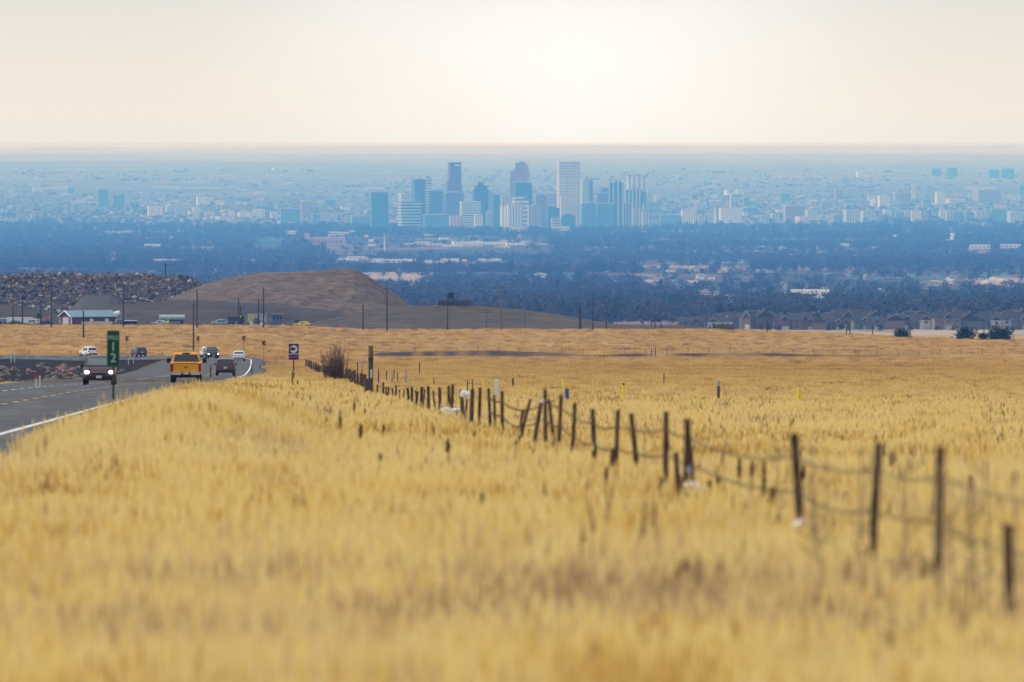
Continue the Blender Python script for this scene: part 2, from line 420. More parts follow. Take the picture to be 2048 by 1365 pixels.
# bend: right shoulder widened
# ------------------------------------------------------------------ hills
def hill(name, outline, ybase, Df0, Dr, Db, m, nz=.5, gul=0, seed=1, kind='structure', sharp=1.0, flat=0):
    xs = [p[0] for p in outline]; us = np.arange(xs[0], xs[-1]+.1, 2.5)
    yt = np.interp(us, xs, [p[1] for p in outline])
    vv = np.linspace(0, 1, 46)
    Uu, Vv = np.meshgrid(us, vv)
    Yt = np.repeat(yt[None], len(vv), 0)
    Dm = np.where(Vv < .6, Df0+(Dr-Df0)*Vv/.6, Dr+(Db-Dr)*(Vv-.6)/.4)
    Xr = (Uu-1024)/F*Dr                                    # same world X along the depth
    zb = ground(Xr, Dm)-.6
    ztop = PZ(Yt, Dr)
    p = np.where(Vv < .6, (Vv/.6)**sharp, 1-((Vv-.6)/.4)**1.3); p = np.clip(p, 0, 1)
    if flat: p = np.clip(p*1.25, 0, 1)
    p = p*(1-.18*(1-p)*0)
    n = vnoise(Xr, Dm, 14, seed)*nz+vnoise(Xr, Dm, 5, seed+1)*nz*.35
    if gul: n = n+gul*vnoise(Xr+Dm*.35*math.copysign(1, gul), Dm*.12, 9, seed+2)+gul*.5*vnoise(Xr-.3*Dm, Dm*.1, 4, seed+3)
    h = (ztop-zb)
    Z = zb+h*p+n*np.clip(p*(1-p)*4, 0, 1)
    co = np.stack([Xr.ravel(), Dm.ravel(), Z.ravel()], 1)
    a, b = Uu.shape; ix = np.arange(a*b).reshape(a, b)
    fa = np.stack([ix[:-1, :-1].ravel(), ix[:-1, 1:].ravel(), ix[1:, 1:].ravel(), ix[1:, :-1].ravel()], 1)
    me = np_mesh(name, co, fa, True); me.materials.append(m)
    o = bpy.data.objects.new(name, me); COL.objects.link(o); tag(o, kind=kind)
    return co.reshape(a, b, 3)
M_GRAVEL = mat('gravel_heap', (.045, .028, .016), .95, .35, .28, bump=.4, col2=(.125, .08, .047), detail=7)
M_SLOPE = mat('bare_slope', (.022, .013, .008), .95, .3, .05, bump=.4, col2=(.045, .028, .017), detail=8)
M_DOME = mat('scrub_slope', (.024, .014, .008), .95, .4, .16, bump=.4, col2=(.066, .042, .022), detail=9)
M_GREY = mat('grey_gravel', (.05, .042, .038), .95, .15, .1, bump=.3)
M_RUB = mat('rubble_soil', (.02, .016, .014), .95, .3, .3, bump=.5, col2=(.04, .032, .026), detail=8)
hill('hill', [(280, 640), (340, 598), (400, 572), (450, 557), (520, 545), (570, 546), (600, 543), (650, 541), (690, 537), (712, 539), (735, 552), (770, 575), (800, 595), (822, 612), (860, 640)], 640, 3000, 3130, 3260, M_GRAVEL, .7, 2.6, 4, sharp=.9)
hill('hill', [(100, 648), (180, 625), (240, 610), (300, 605), (350, 600), (400, 601), (450, 604), (540, 608), (600, 614), (660, 622), (720, 636), (780, 650)], 645, 2790, 2900, 3010, M_SLOPE, 1.6, 1.2, 14)
hill('hill', [(570, 660), (610, 652), (650, 641), (700, 629), (760, 618), (830, 611.5), (880, 609.5), (940, 611), (1000, 616), (1060, 622), (1120, 630), (1180, 641), (1230, 650), (1300, 654), (1340, 651), (1400, 654), (1440, 662)], 660, 2560, 2690, 2860, M_DOME, .7, .5, 24)
hill('hill', [(120, 648), (148, 612), (160, 598), (172, 592), (222, 591), (238, 598), (262, 622), (285, 648)], 640, 2930, 3010, 3090, M_GREY, .2, .4, 34)
RUBO = [(-160, 560), (-60, 556), (0, 554), (100, 550), (180, 553), (250, 552), (300, 553), (330, 556), (365, 558), (383, 563), (392, 571), (402, 590), (415, 640)]
RC = hill('hill', RUBO, 640, 3060, 3200, 3380, M_RUB, 1.2, .8, 44, flat=1)
hill('hill', [(-160, 600), (-60, 604), (0, 608), (50, 616), (100, 626), (150, 640), (170, 650)], 650, 2830, 2900, 2990, M_SLOPE, .6, .3, 54)

def rocks_mesh(P, Rr, sub=0):
    import bmesh
    bm = bmesh.new(); bmesh.ops.create_icosphere(bm, subdivisions=1, radius=1); bv = np.array([v.co[:] for v in bm.verts]); bf = np.array([[v.index for v in f.verts] for f in bm.faces]); bm.free()
    n = len(P); k = len(bv)
    jit = 1+rng.uniform(-.33, .33, (n, k, 1)); sc = rng.uniform(.55, 1.3, (n, 1, 3))
    V = bv[None]*jit*sc*Rr[:, None, None]
    a = rng.uniform(0, 6.28, n); ca, sa = np.cos(a)[:, None], np.sin(a)[:, None]
    V = np.stack([V[..., 0]*ca-V[..., 1]*sa, V[..., 0]*sa+V[..., 1]*ca, V[..., 2]], 2)+P[:, None]
    Fm = (bf[None]+(np.arange(n)*k)[:, None, None]).reshape(-1, 3)
    return V.reshape(-1, 3), Fm
def rock_material():
    m, t, b = nt('broken_rock'); N = t.nodes; L = t.links
    g = N.new('ShaderNodeNewGeometry'); r = N.new('ShaderNodeValToRGB'); e = r.color_ramp.elements
    e[0].color = (.012, .010, .008, 1); e[1].color = (.42, .36, .30, 1); e[1].position = 1
    for p, c in ((.4, (.045, .031, .02)), (.7, (.13, .092, .062)), (.92, (.26, .195, .14))):
        q = e.new(p); q.color = (*c, 1)
    L.new(g.outputs['Random Per Island'], r.inputs['Fac']); L.new(r.outputs[0], b.inputs['Base Color']); b.inputs['Roughness'].default_value = .9
    return m
M_ROCK = rock_material()
nR = 15000
iu = rng.integers(0, RC.shape[1]-1, nR); iv = rng.integers(2, 29, nR)
P = RC[iv, iu]+rng.uniform(-1.5, 1.5, (nR, 3))*np.array([1, 1, .2])
co_, fa_ = rocks_mesh(P, np.clip(rng.lognormal(-1.2, .55, nR), .12, 1.1))
me = np_mesh('rubble', co_, fa_); me.materials.append(M_ROCK); o = bpy.data.objects.new('rubble', me); COL.objects.link(o)
tag(o, 'grey brown broken concrete and rock heaped in a long flat-topped bank', 'rubble', kind='stuff')

# ------------------------------------------------------------------ scatter with geometry nodes
def scatter(name, pts, rot, scl, idx, protos, label, cat):
    me = bpy.data.meshes.new(name); me.vertices.add(len(pts)); me.vertices.foreach_set('co', np.ascontiguousarray(pts, np.float32).ravel())
    a = me.attributes.new('rz', 'FLOAT_VECTOR', 'POINT'); a.data.foreach_set('vector', np.ascontiguousarray(rot, np.float32).ravel())
    a = me.attributes.new('sc', 'FLOAT_VECTOR', 'POINT'); a.data.foreach_set('vector', np.ascontiguousarray(scl, np.float32).ravel())
    a = me.attributes.new('ix', 'INT', 'POINT'); a.data.foreach_set('value', np.ascontiguousarray(idx, np.int32))
    me.update()
    o = bpy.data.objects.new(name, me); COL.objects.link(o); tag(o, label, cat, kind='stuff')
    c = bpy.data.collections.new(name+'_sources')
    for q in protos: c.objects.link(q)
    g = bpy.data.node_groups.new(name, 'GeometryNodeTree')
    g.interface.new_socket('Geometry', in_out='INPUT', socket_type='NodeSocketGeometry'); g.interface.new_socket('Geometry', in_out='OUTPUT', socket_type='NodeSocketGeometry')
    N = g.nodes; L = g.links; gi = N.new('NodeGroupInput'); gout = N.new('NodeGroupOutput')
    ci = N.new('GeometryNodeCollectionInfo'); ci.inputs['Collection'].default_value = c; ci.inputs['Separate Children'].default_value = True; ci.inputs['Reset Children'].default_value = True
    ip = N.new('GeometryNodeInstanceOnPoints'); ip.inputs['Pick Instance'].default_value = True
    def at(nm, ty):
        q = N.new('GeometryNodeInputNamedAttribute'); q.data_type = ty; q.inputs['Name'].default_value = nm; return q.outputs['Attribute']
    L.new(gi.outputs[0], ip.inputs['Points']); L.new(ci.outputs[0], ip.inputs['Instance'])
    L.new(at('ix', 'INT'), ip.inputs['Instance Index']); L.new(at('rz', 'FLOAT_VECTOR'), ip.inputs['Rotation']); L.new(at('sc', 'FLOAT_VECTOR'), ip.inputs['Scale'])
    L.new(ip.outputs[0], gout.inputs[0])
    md = o.modifiers.new('scatter', 'NODES'); md.node_group = g
    return o
def grass_material(name, stops, stops2, tr=.35):
    m, t, b = nt(name); N = t.nodes; L = t.links
    geo = N.new('ShaderNodeNewGeometry'); oi = N.new('ShaderNodeObjectInfo')
    n = N.new('ShaderNodeTexNoise'); n.inputs['Scale'].default_value = .45; n.inputs['Detail'].default_value = 5; L.new(oi.outputs['Location'], n.inputs['Vector'])
    n2 = N.new('ShaderNodeTexNoise'); n2.inputs['Scale'].default_value = .03; n2.inputs['Detail'].default_value = 4; L.new(oi.outputs['Location'], n2.inputs['Vector'])
    a = N.new('ShaderNodeMath'); a.operation = 'MULTIPLY_ADD'; a.inputs[1].default_value = .20; L.new(oi.outputs['Random'], a.inputs[0])
    a2 = N.new('ShaderNodeMath'); a2.operation = 'MULTIPLY_ADD'; a2.inputs[1].default_value = 1.0; a2.inputs[2].default_value = -.42
    L.new(n.outputs['Fac'], a2.inputs[0]); 
    a3 = N.new('ShaderNodeMath'); a3.operation = 'MULTIPLY_ADD'; a3.inputs[1].default_value = .62; L.new(n2.outputs['Fac'], a3.inputs[0]); L.new(a2.outputs[0], a3.inputs[2])
    L.new(a3.outputs[0], a.inputs[2])
    # a coarser, browner patch of grass grows below the fence on the right
    vd = N.new('ShaderNodeVectorMath'); vd.operation = 'DISTANCE'; vd.inputs[1].default_value = (6.5, 57, -3.3); L.new(oi.outputs['Location'], vd.inputs[0])
    vm_ = N.new('ShaderNodeMapRange'); vm_.interpolation_type = 'SMOOTHSTEP'; vm_.inputs['From Min'].default_value = 3; vm_.inputs['From Max'].default_value = 17; vm_.inputs['To Min'].default_value = .10; vm_.inputs['To Max'].default_value = 0; L.new(vd.outputs['Value'], vm_.inputs['Value'])
    aa = N.new('ShaderNodeMath'); aa.operation = 'ADD'; L.new(a.outputs[0], aa.inputs[0]); L.new(vm_.outputs[0], aa.inputs[1])
    r = N.new('ShaderNodeValToRGB'); e = r.color_ramp.elements
    while len(e) < len(stops): e.new(.5)
    for q, (p, c) in zip(e, stops): q.position = p; q.color = (*c, 1)
    L.new(aa.outputs[0], r.inputs['Fac'])
    r2 = N.new('ShaderNodeValToRGB'); e = r2.color_ramp.elements
    while len(e) < len(stops2): e.new(.5)
    for q, (p, c) in zip(e, stops2): q.position = p; q.color = (*c, 1)
    L.new(a.outputs[0], r2.inputs['Fac']); sp = N.new('ShaderNodeSeparateXYZ'); L.new(oi.outputs['Location'], sp.inputs[0])
    # the stand changes from bright tall straw to shorter russet grass across the field, with an uneven edge
    wob = N.new('ShaderNodeMath'); wob.operation = 'MULTIPLY_ADD'; wob.inputs[1].default_value = 420; L.new(n2.outputs['Fac'], wob.inputs[0]); L.new(sp.outputs['Y'], wob.inputs[2])
    mrr = N.new('ShaderNodeMapRange'); mrr.interpolation_type = 'SMOOTHSTEP'; mrr.inputs['From Min'].default_value = 420; mrr.inputs['From Max'].default_value = 1250; L.new(wob.outputs[0], mrr.inputs['Value'])
    mc = N.new('ShaderNodeMix'); mc.data_type = 'RGBA'; L.new(mrr.outputs[0], mc.inputs['Factor']); L.new(r.outputs[0], mc.inputs['A']); L.new(r2.outputs[0], mc.inputs['B'])
    L.new(mc.outputs['Result'], b.inputs['Base Color']); b.inputs['Roughness'].default_value = .7; b.inputs['Specular IOR Level'].default_value = .2
    tl = N.new('ShaderNodeBsdfTranslucent'); L.new(mc.outputs['Result'], tl.inputs['Color'])
    mx = N.new('ShaderNodeMixShader'); mx.inputs[0].default_value = tr; L.new(b.outputs[0], mx.inputs[1]); L.new(tl.outputs[0], mx.inputs[2])
    L.new(mx.outputs[0], t.nodes['Material Output'].inputs['Surface'])
    return m
STR = [(.24, (.50, .27, .09)), (.33, (.70, .48, .14)), (.42, (.86, .68, .26)), (.54, (.90, .77, .39)), (.64, (.80, .62, .33)), (.74, (.56, .39, .22)), (.86, (.38, .25, .15))]
STF = [(.26, (.24, .12, .045)), (.38, (.42, .24, .075)), (.48, (.64, .42, .13)), (.58, (.70, .48, .165)), (.68, (.44, .25, .09)), (.80, (.26, .13, .06))]
STB = [(.20, (.20, .115, .055)), (.5, (.30, .19, .09)), (.8, (.36, .25, .14)), (.95, (.3, .2, .13))]
M_GRASS = grass_material('dry_grass', STR, STF); M_GRASSF = M_GRASS; M_GRASSB = grass_material('brown_stems', STB, STB)
def tuft(nb, spread, h0, h1, wid, seed, seg=3, lean=.35, heads=.35):
    r = random.Random(seed); V = []; Fc = []
    for _ in range(nb):
        a = r.uniform(0, 6.28); d = spread*math.sqrt(r.random()); x, y = d*math.cos(a), d*math.sin(a)
        h = r.uniform(h0, h1); la = r.uniform(0, 6.28); ll = h*lean*r.random(); w = wid*r.uniform(.6, 1.3)
        fa = r.uniform(0, 3.14); fx, fy = math.cos(fa)*w/2, math.sin(fa)*w/2
        o = len(V)
        for k in range(seg+1):
            t = k/seg; q = ll*t*t; ww = (1-t*.8)
            px, py, pz = x+math.cos(la)*q, y+math.sin(la)*q, h*t
            V += [(px-fx*ww, py-fy*ww, pz), (px+fx*ww, py+fy*ww, pz)]
            if k: Fc.append((o+2*k-2, o+2*k-1, o+2*k+1, o+2*k))
        if r.random() < heads:
            px, py, pz = x+math.cos(la)*ll, y+math.sin(la)*ll, h; o = len(V); s = w*1.6
            V += [(px-s, py, pz-.10), (px+s, py, pz-.10), (px, py, pz+.05), (px, py-s, pz-.08), (px, py+s, pz-.08)]
            Fc += [(o, o+1, o+2), (o+3, o+4, o+2)]
    mb = MB(); mb.v = V; mb.f = Fc; return mb
def srcs(name, mbs, m):
    out = []
    for b in mbs:
        me = b.mesh(name); me.materials.append(m); out.append(bpy.data.objects.new(name, me))
    return out
near_t = srcs('grass_tuft', [tuft(58, .34, .16, .56, .0085, 100+i) for i in range(6)], M_GRASS)
mid_t = srcs('grass_tuft', [tuft(60, .45, .2, .52, .026, 200+i, 2) for i in range(5)], M_GRASS)
far_t = srcs('grass_tuft', [tuft(80, 1.2, .2, .5, .06, 300+i, 2, heads=0) for i in range(4)], M_GRASSF)
def field_pts(D0, D1, dens, margin=.0665):
    A_ = margin*(D1**2-D0**2); n = int(A_*dens)
    D = np.sqrt(rng.uniform(D0**2, D1**2, n)); X = D*rng.uniform(-margin, margin, n)
    return X, D
stem_t = srcs('grass_stem', [tuft(7, .30, .45, .85, .010, 350+i, 3, .4, .7) for i in range(4)], M_GRASSB)
def grass_band(name, D0, D1, dens, protos, smin, smax, label, fi=0, fo=0):
    X, D = field_pts(D0, D1, dens); kp = rng.random(len(D)) < (sstep(D0, D0+fi, D) if fi else 1)*((1-sstep(D1-fo, D1, D)) if fo else 1)
    X, D = X[kp], D[kp]
    s, i = path_query(X, D); u = 1024+F*X/D
    keep = ((s > SHR+.7+1.4*rng.random(len(X))-.4*(1-sstep(125, 165, D))) | ((s < -ROADW-.8) & (s > -ROADW-6) & (D < 560)))
    bz = np.interp(u, [690, 760, 1000, 1130, 1230], [0, 1, 1, .8, 0]); keep &= ~((bz > .1) & (np.abs(D-1784) < 18))
    keep &= ~((u > 1180) & (np.abs(D-1800) < 15))
    # patchy stand
    keep &= (vnoise(X, D, 3.5, 77)+vnoise(X, D, 14, 78) > -.62)
    X, D = X[keep], D[keep]; n = len(X); z = ground(X, D)-.02
    hs = (rng.uniform(smin, smax, n))*(1+.5*vnoise(X, D, 5, 79))
    scl = np.stack([rng.uniform(.8, 1.2, n)]*2+[hs], 1)
    rot = np.stack([np.zeros(n), np.zeros(n), rng.uniform(0, 6.28, n)], 1)
    scatter(name, np.stack([X, D, z], 1), rot, scl, rng.integers(0, len(protos), n), protos, label, 'grass')
grass_band('grass', 28, 150, 10.0, near_t, .75, 1.15, 'tall dry straw coloured grass filling the foreground')
grass_band('grass', 150, 820, 2.4, mid_t, .75, 1.15, 'dry golden grass beside the fence and road verge', 0, 420)
grass_band('grass', 420, 1250, .42, far_t, .7, 1.15, 'golden grass of the middle field beyond the tall post', 380, 0)
grass_band('grass', 1250, 2520, .05, far_t, .7, 1.2, 'short tan grass of the far field below the hills')
wisp_t = srcs('grass_wisp', [tuft(9, .4, .45, .85, .0075, 370+i, 4, .45, .8) for i in range(5)], M_GRASS)
grass_band('tall_grass', 40, 330, .7, wisp_t, .62, 1.0, 'taller wispy straw stalks standing above the dry grass')
grass_band('brown_weeds', 45, 420, .06, stem_t, .7, 1.1, 'sparse brown weed stems standing above the straw coloured grass')
Dv = rng.uniform(135, 235, 2800); sv = rng.uniform(2.3, 6.6, 2800); xv = np.interp(Dv, PATH[:, 1], PATH[:, 0])+sv; nv = len(Dv)
scatter('verge_grass', np.stack([xv, Dv, ground(xv, Dv)-.02], 1), np.stack([0*Dv, 0*Dv, rng.uniform(0, 6.28, nv)], 1), np.stack([0*Dv+1.1, 0*Dv+1.1, rng.uniform(.85, 1.35, nv)], 1), rng.integers(0, 6, nv), [bpy.data.objects.new('verge_tuft', q.data) for q in near_t], 'tallest wispy dry grass hiding the white edge line of the road', 'grass')

# ------------------------------------------------------------------ valley woodland
def crown_cloud(n, rx, rz, z0, leaf, seed, cone=False, lump=6):
    r = random.Random(seed); V = []; Fc = []
    cs = [(r.gauss(0, rx*.42), r.gauss(0, rx*.42), z0+rz*r.uniform(.1, .85)) for _ in range(lump)]
    for _ in range(n):
        if cone:
            t = r.random()**1.4; a = r.uniform(0, 6.28); rad = rx*(1-t)*(.55+.45*r.random()); c = (rad*math.cos(a), rad*math.sin(a), z0+rz*t)
        else:
            c0 = r.choice(cs); s = rx*.36; c = (c0[0]+r.gauss(0, s), c0[1]+r.gauss(0, s), max(z0*.7, c0[2]+r.gauss(0, s*.8)))
        o = len(V); l = leaf*r.uniform(.6, 1.4)
        for _k in range(3): V.append((c[0]+r.uniform(-l, l), c[1]+r.uniform(-l, l), c[2]+r.uniform(-l, l)))
        Fc.append((o, o+1, o+2))
    mb = MB(); mb.v = V; mb.f = Fc; return mb
M_TWIG = mat('winter_twigs', (.026, .018, .022), .9, .35, .3, objrand=.6, col2=(.056, .043, .047))
M_EVER = mat('evergreen_needles', (.010, .022, .012), .9, .3, .3, objrand=.35)
M_BARK = mat('bark', (.06, .045, .035), .95, .3, 2)
tw = srcs('bare_tree', [crown_cloud(190, 4.8, 8, 2.0, 1.0, 400+i, lump=9) for i in range(5)], M_TWIG)
ev = srcs('evergreen', [crown_cloud(240, 3.0, 9, 1.0, 1.0, 500+i, cone=(i != 2), lump=7) for i in range(3)], M_EVER)

# ------------------------------------------------------------------ individual evergreens
def evergreen(label, loc, h, w, cone, seed, name='evergreen_tree', group=None, faces=420, cat='tree'):
    t = thing(name, label, cat, loc, 0, group)
    crown_cloud(faces, w/2, h*.86, h*.12, h*.10, seed, cone=cone, lump=12).build('crown', M_EVER, t)
    MB().path([(0, 0, -.3), (0, 0, h*.45), (0, 0, h*.8)], [h*.03, h*.022, h*.008]).build('trunk', M_BARK, t)
    return t
for k, (x, D, yt, w, lab) in enumerate([
        (1805, 2440, 658, 22, 'small round dark juniper bush at the right end of the golden field'),
        (1934, 2460, 656, 26, 'dark rounded juniper beside a white car at the far field edge'),
        (1967, 2460, 666, 13, 'smallest dark juniper just left of the widest juniper'),
        (1984, 2460, 665, 16, 'dark juniper touching the left side of the widest juniper'),
        (2004, 2470, 654, 32, 'widest dark juniper at the far right edge of the field')]):
    p = GP(x, D); h = PZ(yt, D)-p.z
    evergreen(lab, p, h, w/F*D*1.15, False, 900+k, 'juniper', None, 2200)
CE = ('dark evergreen standing out in the valley', 'valley evergreens')
LOWS = []
for k, (x, yb, w, h, cone) in enumerate([(1124, 562, 10, 22, 0), (1133, 560, 12, 24, 0), (1152, 562, 10, 28, 0), (1160, 560, 13, 26, 0), (1168, 559, 10, 22, 0), (1196, 552, 9, 16, 1), (1215, 553, 11, 16, 0), (1190, 552, 7, 12, 0),
        (1440, 551, 14, 12, 0), (1460, 551, 15, 13, 0), (1480, 551, 15, 14, 0), (1502, 550, 15, 15, 0), (1525, 550, 16, 15, 0), (1545, 549, 17, 18, 0), (1572, 546, 14, 13, 0), (1590, 545, 9, 21, 1), (1608, 543, 12, 12, 0), (1620, 542, 11, 12, 0),
        (1630, 556, 14, 12, 0), (1640, 560, 16, 12, 0), (1722, 566, 16, 15, 0), (1838, 608, 15, 22, 0), (1858, 607, 18, 24, 0), (1872, 606, 16, 26, 0), (1912, 607, 15, 22, 0), (1932, 604, 12, 18, 0), (1888, 624, 9, 16, 1), (1894, 624, 8, 14, 0), (1758, 596, 9, 13, 0), (1750, 620, 8, 12, 1), (1660, 589, 12, 12, 0),
        (1372, 607, 18, 18, 0), (1445, 603, 18, 17, 0), (1502, 598, 16, 20, 0), (1340, 632, 18, 26, 0), (1350, 634, 14, 20, 0), (1270, 606, 14, 30, 0), (1075, 590, 12, 14, 0), (1060, 594, 10, 12, 0), (1100, 596, 9, 14, 0), (1116, 598, 9, 12, 0),
        (832, 570, 9, 14, 1), (845, 570, 10, 12, 0), (884, 567, 8, 12, 0), (1016, 553, 10, 10, 0), (920, 552, 9, 8, 1), (925, 552, 8, 9, 1), (1200, 625, 22, 18, 0), (1190, 655, 12, 22, 0), (948, 598, 9, 12, 0), (1000, 560, 10, 12, 0)]):
    D = float(np.interp(-yb, [-665, -652, -632, -612, -588, -556, -518, -478], [4400, 5200, 6500, 8000, 10000, 13000, 18000, 25000]))
    p = GP(x, D); t = evergreen('', p, h/F*D, w/F*D*1.15, bool(cone), 1000+k, group='dark valley evergreens', faces=260); classed(t, CE, x); LOWS.append((p.x, w/F*D*.8, D, 0))
# skyline conifers on the tree line right of centre
CT = ('narrow dark conifer on the city tree line', 'skyline conifers')
for k, (x, h) in enumerate([(1500, 10), (1508, 12), (1585, 9), (1600, 12), (1606, 10), (1752, 11), (1759, 12), (1766, 16), (1772, 14), (1778, 15), (1790, 14), (1797, 16), (1810, 9), (1832, 10), (1870, 8), (2000, 9), (2012, 8), (738, 8), (730, 10), (787, 9)]):
    D = 27000; p = GP(x, D); t = evergreen('', p, (h+6)/F*D, 6/F*D, True, 1100+k, 'conifer', 'skyline conifers', 160); classed(t, CT, x)

# ------------------------------------------------------------------ city
def bmat(c, g, kind, **k): return facade(c, g, kind, **k)
CR = (.56, .47, .37); WH = (.62, .61, .59); TE = (.05, .12, .16); DK = (.05, .09, .13); BR = (.30, .18, .15); PK = (.50, .32, .28); GL = (.12, .2, .26); GY = (.34, .36, .38); TN = (.52, .42, .30); GD = (.06, .07, .09)
PLANT = mat('roof_plant', (.32, .31, .30), .8, .1, .1); PALEROOF = mat('pale_roof', (.62, .6, .56), .8, .1, .05)
def tower(x0, x1, yt, D=30000, wall=CR, glass=GD, kind='grid', pz=8, px_=7, duty=.45, rot=22, label='', cap=1, yb=None, cls=None, name='tower_block', cat='skyscraper', shape=None, group=None, sign=0):
    xm = (x0+x1)/2; W = (x1-x0)/F*D; X = PX(xm, D); zb = (G(X, D) if yb is None else PZ(yb, D))-4
    H = PZ(yt, D)-zb; a = R(abs(rot)); k = .75
    w = W/(math.cos(a)+k*math.sin(a)); d = w*k
    t = thing(name, label or 'x', cat, (X, D, zb), R(rot), group)
    if cls: classed(t, cls, xm)
    m = bmat(wall, glass, kind, pz=pz, px_=px_, duty=duty)
    b = MB(); capm = PLANT
    if shape == 'step':                                     # stepped shaft
        b.box((0, 0, H*.36), (w, d, H*.72)); b.box((w*.08, 0, H*.86), (w*.84, d*.9, H*.28)); 
    elif shape == 'barrel':                                 # rounded cash-register top
        hs = H*.80; b.box((0, 0, hs/2), (w, d, hs))
        pr = [(w*.05, hs-.01)]+[(w*.5-(w*.45)*(1-math.sin(q*math.pi/2/10))*1.0 if False else w*.5*math.cos(q*math.pi/2/10)**.6, hs+(H-hs)*math.sin(q*math.pi/2/10)) for q in range(11)]+[(w*.05, H)]
        b.prism(pr, -d/2, d/2)
        b.box((-w*.2, 0, hs+(H-hs)*.14), (w*.5, d*.9, (H-hs)*.28)); b.box((-w*.1, d*.1, hs+(H-hs)*.45), (w*.3, d*.5, (H-hs)*.88))
    elif shape == 'crown':
        b.box((0, 0, H*.43), (w, d, H*.86)); b.box((0, 0, H*.9), (w*.8, d*.8, H*.08)); b.box((0, 0, H*.97), (w*.35, d*.35, H*.06))
    elif shape == 'slope':
        b.prism([(-w/2, 0), (w/2, 0), (w/2, H*.93), (-w*.1, H), (-w/2, H*.97)], -d/2, d/2)
    elif shape == 'two':
        b.box((-w*.2, 0, H*.5), (w*.6, d, H)); b.box((w*.3, d*.1, H*.47), (w*.4, d*.8, H*.94))
    elif shape == 'round':
        b.box((-w*.18, 0, H/2), (w*.64, d, H)); b.tube((w*.16, 0, 0), (w*.16, 0, H*.97), d*.5, n=16)
    else: b.box((0, 0, H/2), (w, d, H))
    b.build('shaft', m, t)
    if sign: MB().box((w*.2, -d/2-1, H*.955), (w*.42, 1.2, H*.022)).build('sign', mat('sign_pale_white', (.8, .8, .78), .6, 0), t)  # pale sign board in plain off-white
    if cap and shape not in ('barrel', 'slope'):
        hh = max(3, H*.035)
        MB().box((w*.05, 0, H+hh/2), (w*.5, d*.5, hh)).build('roof_plant', capm, t)
        MB().box((0, 0, H+.6), (w*.999 if shape is None else w*.8, d*.999 if shape is None else d*.8, 1.2)).build('parapet', mat('parapet', (.5, .48, .45), .7, .1, .1), t)
    return t
T = tower
T(891, 923, 325, 30200, (.20, .13, .16), (.10, .07, .10), 'h', pz=9, label='dark purple brown skyscraper, tallest left of centre, with pale sign near the top', shape='step', rot=12, cap=0, sign=1)
T(740, 777, 385, 29700, (.04, .13, .18), (.05, .16, .22), 'glass', label='wide dark teal glass tower at the left end of the downtown skyline', rot=8)
T(824, 851, 359, 29900, (.05, .17, .23), (.04, .14, .2), 'glass', label='teal glass slab joined to a white striped tower on its right', rot=20)
T(847, 863, 356, 30100, WH, GL, 'h', pz=9, label='narrow white striped tower right behind the teal glass slab', rot=25)
T(797, 824, 388, 30300, WH, GL, 'grid', pz=9, px_=9, label='white grid block behind the striped low office left of centre', rot=20)
T(795, 843, 404, 29500, WH, TE, 'h', pz=10, duty=.6, label='broad blue office block with white bands and a pale roof edge', rot=15)
T(856, 886, 382, 29400, (.04, .13, .22), (.05, .15, .24), 'glass', label='plain dark blue square tower in front of the purple brown skyscraper', rot=10)
T(886, 928, 385, 29900, (.16, .17, .27), (.10, .13, .2), 'h', pz=7, label='violet grey striped slab at the foot of the purple brown skyscraper', rot=15)
T(919, 962, 404, 29500, (.6, .62, .62), GL, 'h', pz=8, label='pale grey office block with blue bands before the slim dark tower', rot=10)
T(945, 978, 366, 29900, (.03, .10, .20), (.04, .12, .22), 'glass', label='solid dark blue tower with a small peaked roof, left of centre', shape='crown', rot=8)
T(978, 986, 383, 30200, (.4, .42, .46), GL, 'h', label='thin grey sliver tower right of the solid dark blue tower', rot=10)
T(984, 1001, 390, 29700, (.04, .2, .26), (.05, .17, .22), 'v', label='slim green blue glass tower behind the bright white slab', rot=12)
T(1000, 1013, 413, 29100, (.9, .89, .86), (.25, .2, .15), 'v', px_=10, duty=.3, label='bright white ribbed slab, a sunlit left tower face painted as its own block', rot=5, cap=0)  # sunlit left face of a tower, put into this block's white colour
T(1013, 1046, 410, 29150, (.66, .68, .70), (.13, .22, .30), 'v', px_=9, duty=.4, label='pale blue ribbed apartment tower touching the bright white slab', rot=8)
T(1000, 1025, 392, 29800, (.66, .6, .56), GD, 'grid', pz=7, px_=7, label='beige gridded block rising behind the bright white slab', rot=12)
T(1020, 1060, 323, 30400, (.36, .27, .31), (.24, .22, .28), 'grid', pz=9, px_=9, label='mauve skyscraper with a curved vaulted top', shape='barrel', rot=-8)
T(1028, 1064, 366, 29900, (.04, .12, .2), (.05, .15, .23), 'glass', label='dark blue flat-topped block in front of the curved-top skyscraper', rot=8)
T(1025, 1058, 396, 29500, (.72, .6, .52), (.14, .2, .28), 'h', pz=14, label='stepped cream block with two blue bands at the centre', shape='two', rot=10)
T(1054, 1084, 412, 29300, (.42, .32, .36), (.2, .2, .28), 'v', px_=9, duty=.45, label='mauve ribbed apartment block below the downtown centre', rot=12)
T(1068, 1092, 390, 30000, (.24, .3, .36), GL, 'grid', label='blue grey block between the curved-top and the tallest tower', rot=15)
T(1086, 1116, 390, 30200, (.56, .42, .44), (.24, .28, .36), 'h', pz=7, label='pinkish banded office left of the tallest tower', rot=10)
T(1095, 1120, 413, 29300, (.04, .14, .22), (.05, .16, .24), 'glass', label='dark blue block at the left foot of the tallest tower', rot=10, shape='two')
T(1114, 1160, 323, 30100, (.72, .68, .65), (.20, .21, .26), 'grid', pz=9.5, px_=9.5, duty=.44, label='tallest pale gridded skyscraper of the skyline', rot=7, cap=0)
